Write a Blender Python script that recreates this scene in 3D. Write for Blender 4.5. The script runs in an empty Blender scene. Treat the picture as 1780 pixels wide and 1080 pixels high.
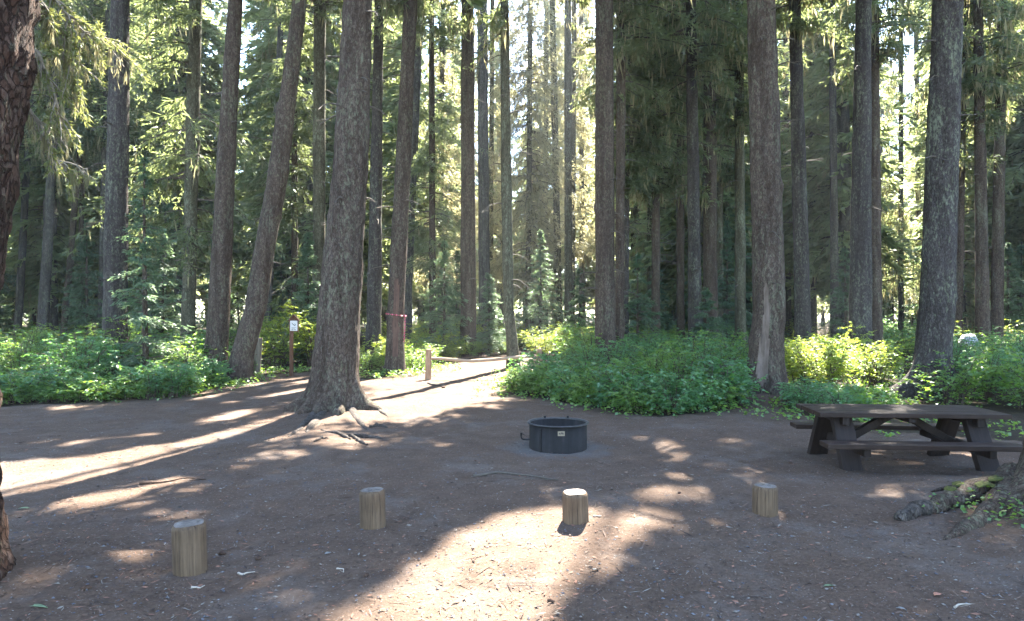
import bpy, math, random
import numpy as np
from mathutils import Vector

# ------------------------------------------------------------------ camera, sky, sun, exposure
SC = bpy.context.scene
COL = SC.collection
CAM_H, FPX, HOR = 1.7, 1200.0, 548.0          # eye height, focal length and horizon row of the photograph (1780 px wide)
cd = bpy.data.cameras.new('camera'); cam = bpy.data.objects.new('camera', cd); COL.objects.link(cam)
cam.location = (0, 0, CAM_H); cam.rotation_euler = (math.radians(90), 0, 0)
cd.sensor_width = 36; cd.lens = FPX / 1780 * 36; cd.shift_y = (HOR - 540) / 1780
cd.clip_start = .1; cd.clip_end = 3000
SC.camera = cam

SUN_EL, SUN_AZ = math.radians(50), math.radians(16.5)     # azimuth measured from +Y towards +X
SUNV = np.array([math.sin(SUN_AZ)*math.cos(SUN_EL), math.cos(SUN_AZ)*math.cos(SUN_EL), math.sin(SUN_EL)])
W = bpy.data.worlds.new('World'); SC.world = W; W.use_nodes = True
nt = W.node_tree; nt.nodes.clear()
wo = nt.nodes.new('ShaderNodeOutputWorld'); bg = nt.nodes.new('ShaderNodeBackground'); sk = nt.nodes.new('ShaderNodeTexSky')
sk.sky_type = 'NISHITA'; sk.sun_disc = False; sk.sun_elevation = SUN_EL; sk.sun_rotation = SUN_AZ
sk.air_density = 1.0; sk.dust_density = 1.0; sk.ozone_density = 1.0; sk.altitude = 900
bg.inputs['Strength'].default_value = 0.10
nt.links.new(sk.outputs[0], bg.inputs[0]); nt.links.new(bg.outputs[0], wo.inputs[0])
sl = bpy.data.lights.new('sun', 'SUN'); sun = bpy.data.objects.new('sun', sl); COL.objects.link(sun)
sl.energy = 5.0; sl.angle = math.radians(.5); sl.color = (1, .93, .82)
sun.rotation_euler = Vector(SUNV).to_track_quat('Z', 'Y').to_euler()
SC.view_settings.view_transform = 'Standard'; SC.view_settings.look = 'None'
SC.view_settings.gamma = 1; SC.view_settings.use_curve_mapping = False
SC.view_settings.exposure = 3.75
cy = SC.cycles
cy.max_bounces = 6; cy.diffuse_bounces = 4; cy.glossy_bounces = 2; cy.transmission_bounces = 2; cy.volume_bounces = 0
cy.use_denoising = True; cy.sample_clamp_indirect = 4; cy.caustics_reflective = False; cy.caustics_refractive = False

# ------------------------------------------------------------------ numeric helpers
RNG = np.random.default_rng(7)
random.seed(7)

def _hash(ix, iy, iz):
    h = (ix.astype(np.uint32)*np.uint32(374761393) + iy.astype(np.uint32)*np.uint32(668265263) + iz.astype(np.uint32)*np.uint32(2147483647 & 1274126177))
    h = (h ^ (h >> np.uint32(13))) * np.uint32(1274126177)
    return ((h ^ (h >> np.uint32(16))) & np.uint32(0xffffff)).astype(np.float64) / 0xffffff

def vnoise(P):
    P = np.asarray(P, float); F = np.floor(P); f = P - F; f = f*f*(3-2*f); I = F.astype(np.int64)
    o = 0
    for dx in (0, 1):
        wx = f[..., 0] if dx else 1-f[..., 0]
        for dy in (0, 1):
            wy = f[..., 1] if dy else 1-f[..., 1]
            for dz in (0, 1):
                wz = f[..., 2] if dz else 1-f[..., 2]
                o = o + wx*wy*wz*_hash(I[..., 0]+dx, I[..., 1]+dy, I[..., 2]+dz)
    return o*2-1

def fbm(P, n=4):
    P = np.asarray(P, float); a, o = 1.0, 0
    for k in range(n):
        o = o + a*vnoise(P*2**k + 17.3*k); a *= .5
    return o

def gp(px, py, z=0.0):
    """where the ground (height z) is that the photograph shows at that pixel"""
    Y = FPX*(CAM_H - z)/(py - HOR)
    return ((px-890)/FPX*Y, Y)

def at(px, Y): return (px-890)/FPX*Y
def zat(py, Y): return CAM_H + (HOR-py)/FPX*Y

def inpoly(X, Y, poly):
    r = np.zeros(X.shape, bool); n = len(poly)
    for i in range(n):
        x1, y1 = poly[i]; x2, y2 = poly[(i+1) % n]
        if y1 == y2: continue
        c = ((y1 > Y) != (y2 > Y)) & (X < (x2-x1)*(Y-y1)/(y2-y1)+x1)
        r ^= c
    return r

# sun reaches these spots of the ground: the canopy has a gap there
LIT_PX = [
 [(-420,890),(-420,838),(0,806),(150,792),(280,772),(400,745),(500,728),(535,700),(590,700),(580,745),(505,748),(430,770),(300,805),(150,841),(0,868)],
 [(625,696),(700,670),(750,660),(790,640),(850,626),(940,622),(935,640),(885,678),(860,692),(760,722),(690,738),(655,728)],
 [(655,1140),(665,1050),(715,990),(800,925),(890,892),(985,878),(1100,882),(1168,890),(1165,908),(1095,922),(1160,938),(1130,962),(1040,985),(985,1025),(955,1060),(965,1140)],
 [(1100,856),(1160,850),(1245,851),(1262,862),(1180,874),(1112,868)],
 [(1140,826),(1200,824),(1225,832),(1190,842),(1145,838)],
 [(1245,782),(1262,742),(1300,740),(1302,778),(1270,790)],
 [(1362,824),(1364,808),(1392,806),(1396,820),(1380,828)],
 [(430,795),(500,783),(540,788),(470,803)],
 [(560,780),(580,768),(620,770),(610,784)],
 [(45,772),(110,762),(160,766),(90,780)], [(200,755),(260,749),(300,752),(220,760)],
 [(75,888),(130,868),(250,852),(262,858),(150,882)],
 [(310,694),(350,684),(400,684),(350,696)], [(455,690),(500,676),(545,676),(500,690)], [(330,735),(400,715),(470,712),(400,730)],
 [(600,738),(605,712),(660,712),(665,735)], [(1130,795),(1170,785),(1210,790),(1170,800)],
]
LIT = [[gp(*p) for p in q] for q in LIT_PX]
SEMI = [([gp(*p) for p in [(640,655),(960,655),(1010,590),(650,590)]], .75),
        ([gp(*p) for p in [(0,640),(420,640),(420,590),(-150,590)]], .45),
        ([gp(*p) for p in [(430,650),(560,650),(580,585),(430,585)]], .6),
        ([gp(*p) for p in [(1400,700),(1545,700),(1570,620),(1400,620)]], .7),
        ([gp(*p) for p in [(1640,660),(1800,660),(1800,590),(1640,590)]], .45)]

# boughs and shrubs that stand in full sun: nothing grows in the way of the light (pixel box in the photograph, distance)
GLOW = [((850, 1010), (0, 530), 44.0, .92), ((1535, 1615), (60, 540), 40.0, .9), ((55, 205), (0, 370), 4.4, 1.0), ((635, 705), (0, 320), 28.0, .7), ((1690, 1790), (0, 320), 27.0, .5),
        ((740, 800), (100, 420), 33.0, .5), ((640, 960), (530, 650), 23.0, .85), ((0, 420), (550, 610), 16.5, .45), ((780, 860), (0, 330), 36.0, .7), ((415, 500), (180, 560), 34.0, .6), ((60, 170), (120, 560), 40.0, .5)]
def sun_keep(P, rng):
    """False for foliage that would shade one of the sunny spots"""
    k = P[:, 2]/SUNV[2]
    X = P[:, 0]-SUNV[0]*k; Y = P[:, 1]-SUNV[1]*k
    keep = np.ones(len(P), bool)
    near = (Y > 2) & (Y < 50) & (np.abs(X) < 30)
    i = np.nonzero(near)[0]
    x, y = X[i], Y[i]; kk = np.ones(len(i), bool)
    dap = vnoise(np.stack([x*2.3, y*2.3, x*0+2], -1))*.5+.5
    for qi, q in enumerate(LIT):
        m = inpoly(x, y, q)
        if qi == 2: m &= dap < .80          # a few sprays still dapple the pool in front
        kk &= ~m
    for q, pr in SEMI:
        m = inpoly(x, y, q)
        n = vnoise(np.stack([x*.5, y*.5, x*0], -1))*.5+.5
        kk &= ~(m & (n < pr*.8+.1))
    keep[i] = kk
    for (xa, xb), (ya, yb), Y0, pr in GLOW:
        t = (P[:, 1]-Y0)/SUNV[1]; qx = P[:, 0]-SUNV[0]*t; qz = P[:, 2]-SUNV[2]*t
        hit = (t > 2.2) & (qx > at(xa, Y0)) & (qx < at(xb, Y0)) & (qz > zat(yb, Y0)) & (qz < zat(ya, Y0)+1)
        keep &= ~(hit & (vnoise(np.stack([qx*.9, qz*.9, qx*0+Y0], -1))*.5+.5 < pr*.9+.1))
    return keep

# ------------------------------------------------------------------ mesh helpers
class Acc:
    """collects vertices and faces, then becomes one mesh"""
    def __init__(s): s.v = []; s.f = []; s.n = 0
    def add(s, V, F, mat=0):
        V = np.asarray(V, float).reshape(-1, 3); F = np.asarray(F, np.int64)
        s.f.append((F+s.n, mat)); s.v.append(V); s.n += len(V)
    def box(s, c, d, mat=0, rot=None, taper=1.0):
        x, y, z = d[0]/2, d[1]/2, d[2]/2
        V = np.array([[-x,-y,-z],[x,-y,-z],[x,y,-z],[-x,y,-z],[-x*taper,-y*taper,z],[x*taper,-y*taper,z],[x*taper,y*taper,z],[-x*taper,y*taper,z]])
        if rot is not None: V = V @ np.asarray(rot).T
        s.add(V+np.asarray(c), [[0,3,2,1],[4,5,6,7],[0,1,5,4],[1,2,6,5],[2,3,7,6],[3,0,4,7]], mat)
    def tube(s, pts, rad, n=8, mat=0, cap=True):
        pts = np.asarray(pts, float); rad = np.broadcast_to(np.asarray(rad, float), (len(pts),))
        T = np.gradient(pts, axis=0); T /= np.linalg.norm(T, axis=1, keepdims=True)+1e-9
        u = np.cross(T, [0.3, 0.2, 1.0]); u /= np.linalg.norm(u, axis=1, keepdims=True)+1e-9
        w = np.cross(T, u); a = np.arange(n)/n*2*math.pi
        V = pts[:, None]+rad[:, None, None]*(u[:, None]*np.cos(a)[None, :, None]+w[:, None]*np.sin(a)[None, :, None])
        s.add(V.reshape(-1, 3), gridfaces(len(pts), n, True), mat)
        if cap:
            for r in (0, len(pts)-1):
                k = s.n-len(pts)*n+r*n
                s.v.append(pts[r][None]); s.n += 1
                F = np.array([[k+j, k+(j+1) % n, s.n-1] for j in range(n)])
                s.f.append((F if r == 0 else F[:, ::-1], mat))
    def mesh(s, name, mats, smooth=True):
        V = np.concatenate(s.v)
        me = bpy.data.meshes.new(name)
        me.vertices.add(len(V)); me.vertices.foreach_set('co', V.astype(np.float32).ravel())
        idx = np.concatenate([f.ravel() for f, m in s.f]); size = np.concatenate([np.full(len(f), f.shape[1]) for f, m in s.f])
        mi = np.concatenate([np.full(len(f), m) if np.isscalar(m) else np.asarray(m) for f, m in s.f])
        me.loops.add(len(idx)); me.loops.foreach_set('vertex_index', idx.astype(np.int32))
        me.polygons.add(len(size)); me.polygons.foreach_set('loop_start', (np.cumsum(size)-size).astype(np.int32))
        me.polygons.foreach_set('loop_total', size.astype(np.int32))
        me.polygons.foreach_set('material_index', mi.astype(np.int32))
        me.polygons.foreach_set('use_smooth', np.full(len(size), smooth))
        for m in mats: me.materials.append(m)
        me.update(calc_edges=True); me.validate()
        return me

def gridfaces(nr, nc, wrap):
    r = np.arange(nr-1)[:, None]; c = np.arange(nc if wrap else nc-1)[None]
    c2 = (c+1) % nc
    return np.stack([r*nc+c, r*nc+c2, (r+1)*nc+c2, (r+1)*nc+c], -1).reshape(-1, 4)

def obj(name, me, parent=None, loc=None, rz=0.0):
    o = bpy.data.objects.new(name, me); COL.objects.link(o)
    if parent is not None: o.parent = parent
    if loc is not None: o.location = loc
    if rz: o.rotation_euler = (0, 0, rz)
    return o

def tag(o, label=None, cat=None, group=None, kind=None):
    for k, v in (('label', label), ('category', cat), ('group', group), ('kind', kind)):
        if v: o[k] = v
    return o

def thing(name, label, cat, loc=(0, 0, 0), rz=0.0, group=None):
    o = bpy.data.objects.new(name, None); COL.objects.link(o); o.empty_display_size = .2
    o.location = loc; o.rotation_euler = (0, 0, rz)
    return tag(o, label, cat, group)

def copy_thing(root, loc, rz, scale=1.0, label=None):
    r = root.copy(); COL.objects.link(r); r.location = loc; r.rotation_euler = (0, 0, rz)
    r.scale = (scale,)*3 if np.isscalar(scale) else scale
    if label: r['label'] = label
    for ch in root.children:
        c = ch.copy(); COL.objects.link(c); c.parent = r
        for g in ch.children:
            d = g.copy(); COL.objects.link(d); d.parent = c
    return r

# ------------------------------------------------------------------ materials
class Nodes:
    def __init__(s, name):
        s.m = bpy.data.materials.new(name); s.m.use_nodes = True; s.t = s.m.node_tree; s.t.nodes.clear()
        s.out = s.t.nodes.new('ShaderNodeOutputMaterial')
    def n(s, typ, **kw):
        x = s.t.nodes.new('ShaderNode'+typ)
        for k, v in kw.items():
            if k.startswith('i_'):
                s.set(x, k[2:].replace('_', ' '), v)
            else: setattr(x, k, v)
        return x
    def set(s, x, key, v):
        sock = x.inputs[int(key)] if key.isdigit() else x.inputs[key]
        if hasattr(v, 'is_linked') or isinstance(v, bpy.types.NodeSocket): s.t.links.new(v, sock)
        elif hasattr(sock.default_value, '__len__') and len(sock.default_value) == 4 and len(v) == 3: sock.default_value = (*v, 1)
        else: sock.default_value = v
    def coord(s, kind='Object', scale=(1, 1, 1)):
        c = s.n('TexCoord'); m = s.n('Mapping'); s.t.links.new(c.outputs[kind], m.inputs[0]); m.inputs['Scale'].default_value = scale
        return m.outputs[0]
    def noise(s, vec, scale, detail=4, rough=.55, dist=0.0):
        x = s.n('TexNoise', i_Vector=vec, i_Scale=scale, i_Detail=detail, i_Roughness=rough, i_Distortion=dist); return x.outputs['Fac']
    def vor(s, vec, scale, feature='F1', out='Distance', rnd=1.0):
        x = s.n('TexVoronoi', feature=feature, i_Vector=vec, i_Scale=scale, i_Randomness=rnd); return x.outputs[out]
    def ramp(s, fac, stops):
        r = s.n('ValToRGB', i_Fac=fac); e = r.color_ramp.elements
        while len(e) < len(stops): e.new(.5)
        for el, (p, c) in zip(e, stops): el.position = p; el.color = (*c, 1) if len(c) == 3 else c
        return r.outputs[0]
    def mix(s, fac, a, b, blend='MIX'):
        x = s.n('Mix', data_type='RGBA', blend_type=blend)
        for i, v in ((0, fac), (6, a), (7, b)): s.set(x, str(i), v)
        return x.outputs[2]
    def math(s, op, a, b=0.0, clamp=False):
        x = s.n('Math', operation=op, use_clamp=clamp); s.set(x, '0', a); s.set(x, '1', b); return x.outputs[0]
    def bump(s, h, strength=.5, dist=.02, normal=None):
        x = s.n('Bump', i_Strength=strength, i_Distance=dist, i_Height=h)
        if normal is not None: s.set(x, 'Normal', normal)
        return x.outputs[0]
    def principled(s, col, rough=.85, normal=None, spec=.25, metallic=0.0):
        x = s.n('BsdfPrincipled'); s.set(x, 'Base Color', col); s.set(x, 'Roughness', rough); s.set(x, 'Specular IOR Level', spec); s.set(x, 'Metallic', metallic)
        if normal is not None: s.set(x, 'Normal', normal)
        s.t.links.new(x.outputs[0], s.out.inputs[0]); return s.m

def leaf_mat(name, dark, light, trans, tw=.5, gloss=.06, scale=.35):
    s = Nodes(name)
    geo = s.n('NewGeometry'); oi = s.n('ObjectInfo')
    c = s.n('TexCoord')
    big = s.noise(geo.outputs['Position'], scale, 2)
    k = s.math('ADD', s.math('MULTIPLY', geo.outputs['Random Per Island'], .55), s.math('MULTIPLY', big, .6))
    k = s.math('ADD', k, s.math('MULTIPLY', s.math('SUBTRACT', oi.outputs['Random'], .5), .3))
    col = s.ramp(k, [(.25, dark), (.85, light)])
    tcol = s.mix(k, tuple(x*.7 for x in trans), trans)
    d = s.n('BsdfDiffuse', i_Color=col); t = s.n('BsdfTranslucent', i_Color=tcol); g = s.n('BsdfGlossy', i_Color=(.8, .85, .8), i_Roughness=.45)
    m1 = s.n('MixShader', i_0=tw); s.t.links.new(d.outputs[0], m1.inputs[1]); s.t.links.new(t.outputs[0], m1.inputs[2])
    m2 = s.n('MixShader', i_0=gloss); s.t.links.new(m1.outputs[0], m2.inputs[1]); s.t.links.new(g.outputs[0], m2.inputs[2])
    s.t.links.new(m2.outputs[0], s.out.inputs[0]); return s.m

def bark_mat(name, dark, mid, pale, lichen=.35, sc=1.0, bump=.8):
    sc *= 1.75
    s = Nodes(name); v = s.coord('Object', (1, 1, .45)); oi = s.n('ObjectInfo')
    off = s.n('VectorMath', operation='ADD'); s.set(off, '0', v); s.set(off, '1', oi.outputs['Random']); v = off.outputs[0]
    warp = s.n('VectorMath', operation='ADD'); s.set(warp, '0', v)
    wn = s.n('TexNoise', i_Vector=v, i_Scale=9*sc, i_Detail=4); wm = s.n('VectorMath', operation='SCALE'); s.set(wm, '0', wn.outputs['Color']); wm.inputs['Scale'].default_value = .16/sc
    s.set(warp, '1', wm.outputs[0]); w = warp.outputs[0]
    cells = s.vor(w, 17*sc, 'DISTANCE_TO_EDGE'); cid = s.vor(w, 17*sc, 'F1', 'Color'); fine = s.noise(v, 55*sc, 5, .7); big = s.noise(v, 2.2, 3)
    sep = s.n('SeparateColor', i_Color=cid)
    t = s.math('ADD', s.math('MULTIPLY', sep.outputs[0], .28), s.math('ADD', s.math('MULTIPLY', fine, .5), s.math('MULTIPLY', s.noise(v, 20*sc, 5, .7), .3)))
    col = s.ramp(t, [(.2, dark), (.5, mid), (.85, pale)])
    edge = s.ramp(s.math('ADD', cells, s.math('MULTIPLY', s.math('SUBTRACT', fine, .5), .25)), [(0, (0, 0, 0)), (.13, (1, 1, 1))])
    col = s.mix(.55, col, s.mix(edge, tuple(x*.35 for x in dark), col))
    lf = s.noise(v, 12*sc, 6, .75); lm = s.ramp(s.math('ADD', lf, s.math('MULTIPLY', big, .35)), [(.70, (0, 0, 0)), (.82, (1, 1, 1))])
    lcol = s.mix(s.noise(v, 5, 2), (.20, .22, .17), (.17, .19, .10))
    col = s.mix(s.math('MULTIPLY', lm, lichen), col, lcol)
    if name == 'bark_red':      # close to the lens: plates split by furrows
        vv = s.coord('Object', (1, 1, .32)); wv = s.n('VectorMath', operation='ADD'); s.set(wv, '0', vv); s.set(wv, '1', wm.outputs[0])
        rn = s.noise(wv.outputs[0], 13, 6, .62, .5); rn2 = s.noise(wv.outputs[0], 34, 5, .65, .4)
        edge = s.ramp(s.math('ADD', s.math('ABSOLUTE', s.math('SUBTRACT', rn, .5)), s.math('MULTIPLY', s.math('ABSOLUTE', s.math('SUBTRACT', rn2, .5)), .35)), [(.015, (0, 0, 0)), (.09, (1, 1, 1))])
        plate = s.ramp(s.math('ADD', s.math('MULTIPLY', rn2, .6), s.math('MULTIPLY', fine, .45)), [(.33, dark), (.52, mid), (.66, pale)])
        col = s.mix(edge, tuple(x*.45 for x in dark), plate); col = s.mix(s.math('MULTIPLY', lm, .3), col, lcol)
    h = s.math('ADD', s.math('MULTIPLY', edge, .7), s.math('ADD', s.math('MULTIPLY', fine, .5), s.math('MULTIPLY', sep.outputs[1], .5)))
    streak = s.ramp(s.noise(s.coord('Object', (5, 5, .5)), 1.3, 4, .6), [(.38, (.55, .52, .5)), (.56, (1, 1, 1))])
    col = s.mix(.85, col, streak, 'MULTIPLY')
    return s.principled(col, .92, s.bump(h, bump, .03/sc), .15)

def wood_mat(name, a, b, grain=(40, 40, 2.5), rough=.75, axis_bump=.4, knots=True, coord='Object'):
    s = Nodes(name); v = s.coord(coord, grain); oi = s.n('ObjectInfo')
    off = s.n('VectorMath', operation='ADD'); s.set(off, '0', v); s.set(off, '1', oi.outputs['Random'])
    n1 = s.noise(off.outputs[0], 1, 5, .65, .4); v2 = s.coord(coord, (2.2, 2.2, 1.3)); n2 = s.noise(v2, 3, 3)
    t = s.math('ADD', s.math('MULTIPLY', n1, .7), s.math('MULTIPLY', n2, .4))
    col = s.ramp(t, [(.25, tuple(x*.6 for x in a)), (.45, a), (.8, b)])
    cr = s.ramp(n1, [(.28, (.3, .3, .3)), (.40, (1, 1, 1))])
    col = s.mix(.8, col, cr, 'MULTIPLY')
    return s.principled(col, rough, s.bump(n1, axis_bump, .01), .2)

def plain(name, col, rough=.8, var=.25, scale=30, bump=.2, metallic=0.0, spec=.25):
    s = Nodes(name); v = s.coord(); n = s.noise(v, scale, 5, .65)
    c = s.ramp(n, [(.3, tuple(x*(1-var) for x in col)), (.7, tuple(min(1, x*(1+var)) for x in col))])
    return s.principled(c, rough, s.bump(n, bump, .01), spec, metallic)

M = {}
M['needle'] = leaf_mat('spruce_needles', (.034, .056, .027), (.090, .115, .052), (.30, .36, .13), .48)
M['needle_sunny'] = leaf_mat('sunlit_spruce_needles', (.075, .09, .04), (.21, .20, .11), (.62, .58, .30), .52)  # pale cream copy of the spruce needles, sunlight put into the colour
M['needle_young'] = leaf_mat('young_fir_needles', (.034, .078, .046), (.090, .145, .078), (.24, .36, .16), .47)
M['needle_far'] = leaf_mat('far_needles', (.055, .088, .046), (.150, .185, .085), (.52, .60, .25), .52)  # brighter than the near needles: glow of the backdrop put into the colour
M['lichen'] = leaf_mat('hanging_lichen', (.16, .155, .075), (.34, .31, .18), (.46, .41, .22), .48, .02)
M['leaf'] = leaf_mat('huckleberry_leaves', (.040, .120, .028), (.120, .220, .045), (.30, .48, .05), .48, .06, .6)
M['leaf_blue'] = leaf_mat('cool_green_leaves', (.034, .115, .042), (.085, .200, .068), (.20, .42, .07), .45, .07, .6)
M['leaf_yellow'] = leaf_mat('yellow_green_leaves', (.075, .150, .025), (.190, .260, .040), (.50, .60, .06), .5, .05, .6)  # lit copy of the shrub leaves, the sun's yellow painted into the colour
M['stem'] = plain('shrub_stems', (.07, .05, .035))
M['twig'] = plain('dead_twigs', (.085, .07, .055))
M['bark_brown'] = bark_mat('bark_brown', (.028, .018, .012), (.080, .057, .042), (.140, .112, .090), .5)
M['bark_grey'] = bark_mat('bark_grey', (0.025, 0.020, 0.018), (0.059, 0.049, 0.044), (0.107, 0.095, 0.084), .7)
M['bark_red'] = bark_mat('bark_red_brown', (0.020, 0.010, 0.007), (0.059, 0.031, 0.020), (0.112, 0.079, 0.062), .25, .8, 1.0)
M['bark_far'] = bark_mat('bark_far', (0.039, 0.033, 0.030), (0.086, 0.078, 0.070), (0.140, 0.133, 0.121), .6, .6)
M['bark_olive'] = bark_mat('bark_olive', (0.039, 0.035, 0.022), (0.094, 0.086, 0.055), (0.156, 0.148, 0.101), .9, .8)
M['root'] = bark_mat('root_bark', (.034, .027, .022), (.085, .070, .060), (.15, .13, .115), .1, 1.3)
M['scar'] = wood_mat('bare_scar_wood', (.09, .066, .05), (.20, .155, .125), (14, 14, 1.2))
M['scar_red'] = wood_mat('bare_red_wood', (.06, .034, .024), (.13, .078, .056), (14, 14, 1.0))
M['moss'] = plain('moss', (.050, .056, .014), .95, .5, 40, .8)

# ------------------------------------------------------------------ the ground
TREE_C = (at(583, 11.9), 11.9)
RING = (at(970, FPX*CAM_H/(788-HOR)+.35), FPX*CAM_H/(788-HOR)+.35)
MOUNDS = [(TREE_C[0]+.1, TREE_C[1]-.1, 1.3, .16), (at(1336, 14.2), 14.2, 1.1, .12), (at(1612, 14), 14.0, 1.2, .10), (4.9, 6.0, 1.1, .12), (-3.4, 4.2, .9, .10)]
for _p in ((331, 1008, 57), (648, 926, 45), (1000.5, 915, 46), (1330, 905, 43)):
    _y = FPX*CAM_H/(_p[1]-HOR)*(1+_p[2]/FPX/2); MOUNDS.append((at(_p[0], _y), _y, .19, .028))
def hgt(x, y):
    x = np.asarray(x, float); y = np.asarray(y, float)
    P = np.stack([x, y, x*0], -1)
    h = .030*vnoise(P*.45) + .014*vnoise(P*1.7+5)
    for mx, my, r, a in MOUNDS:
        h = h + a*np.exp(-((x-mx)**2+(y-my)**2)/(r*r))
    far = np.clip((np.hypot(x, y)-22)/30, 0, 1)
    return h + far*.25*vnoise(P*.12+9)
def hz(x, y): return float(hgt(np.array([x]), np.array([y]))[0])

# outline of the trodden clearing (world), used for colour and for scattering
CLEAR_PX = [(-900,1500),(-900,720),(0,708),(150,700),(300,690),(390,672),(440,655),(540,648),(640,662),(720,655),(745,640),(800,628),(840,612),(915,606),(945,622),(925,655),(890,688),(955,697),(1060,712),(1150,728),(1250,716),(1280,696),(1300,684),(1370,684),(1395,704),(1410,728),(1550,752),(1780,770),(2500,800),(2500,1500)]
CLEAR = [gp(*p) for p in CLEAR_PX]

def build_ground():
    a = np.concatenate([np.linspace(-60, 2.5, 24)[:-1], np.linspace(2.5, 26, 330), 26+(np.geomspace(1, 400, 60)-1)[1:]])
    u = np.linspace(0, 1, 150); xs = 13*u+ (500*(u**9)); xs = np.concatenate([-xs[:0:-1], xs])
    X, Y = np.meshgrid(xs, a)
    P = np.stack([X, Y, X*0], -1)
    near = np.clip((30-Y)/14, 0, 1)
    Z = hgt(X, Y) + near*(.007*vnoise(P*6.5)+.006*vnoise(P*14+3))
    acc = Acc(); acc.add(np.stack([X, Y, Z], -1).reshape(-1, 3), gridfaces(len(a), len(xs), False))
    s = Nodes('forest_soil'); v = s.coord('Object')
    big = s.noise(v, .55, 4, .6); mid = s.noise(v, 3.2, 5, .65); fine = s.noise(v, 38, 6, .75); tiny = s.noise(v, 140, 3, .7)
    dirt = s.ramp(s.math('ADD', s.math('MULTIPLY', mid, .55), s.math('MULTIPLY', fine, .5)), [(.32, (.052, .035, .025)), (.55, (.104, .072, .052)), (.78, (.172, .130, .097))])
    red = s.ramp(s.math('ADD', s.math('MULTIPLY', big, .7), s.math('MULTIPLY', mid, .35)), [(.42, (0, 0, 0)), (.60, (1, 1, 1))])
    needle = s.ramp(fine, [(.3, (.058, .034, .022)), (.7, (.128, .088, .064))])
    col = s.mix(s.math('MULTIPLY', red, .55), dirt, needle)
    pale = s.ramp(s.noise(s.coord('Object', (1, .8, 1)), 1.1, 5, .7), [(.50, (0, 0, 0)), (.66, (1, 1, 1))])
    col = s.mix(s.math('MULTIPLY', pale, .45), col, s.mix(fine, (.085, .070, .060), (.20, .175, .155)))
    cell = s.n('TexVoronoi', i_Vector=s.coord('Object', (1, 1.6, 1)), i_Scale=55); sc_ = s.n('SeparateColor', i_Color=cell.outputs['Color'])
    chip = s.math('MULTIPLY', s.math('GREATER_THAN', sc_.outputs[0], .88), s.math('LESS_THAN', cell.outputs['Distance'], .33))
    chipcol = s.mix(sc_.outputs[1], (.05, .035, .028), (.30, .27, .24))
    col = s.mix(s.math('MULTIPLY', chip, .8), col, chipcol)
    pos = s.n('NewGeometry').outputs['Position']; dv = s.n('VectorMath', operation='DISTANCE'); s.set(dv, '0', pos); dv.inputs[1].default_value = (RING[0], RING[1], .05)
    ashy = s.ramp(s.math('ADD', dv.outputs['Value'], s.math('MULTIPLY', s.math('SUBTRACT', mid, .5), .9)), [(.42, (1, 1, 1)), (.78, (0, 0, 0))])
    col = s.mix(s.math('MULTIPLY', ashy, .7), col, s.mix(fine, (.05, .048, .046), (.19, .185, .18)))
    att = s.n('Attribute', attribute_name='clearing')
    duff = s.ramp(s.math('ADD', s.math('MULTIPLY', mid, .5), s.math('MULTIPLY', fine, .5)), [(.35, (.022, .016, .010)), (.6, (.048, .036, .022)), (.8, (.075, .062, .034))])
    edge = s.math('ADD', att.outputs['Fac'], s.math('MULTIPLY', s.math('SUBTRACT', mid, .5), .9))
    col = s.mix(s.ramp(edge, [(.35, (0, 0, 0)), (.6, (1, 1, 1))]), duff, col)
    h = s.math('ADD', s.math('MULTIPLY', fine, .6), s.math('ADD', s.math('MULTIPLY', tiny, .35), s.math('MULTIPLY', chip, .4)))
    m = s.principled(col, .95, s.bump(h, .7, .03), .12)
    me = acc.mesh('ground', [m])
    c = inpoly(X.ravel(), Y.ravel(), CLEAR).astype(np.float32)
    at_ = me.attributes.new('clearing', 'FLOAT', 'POINT'); at_.data.foreach_set('value', c)
    return tag(obj('ground', me), kind='structure')
build_ground()

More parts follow.
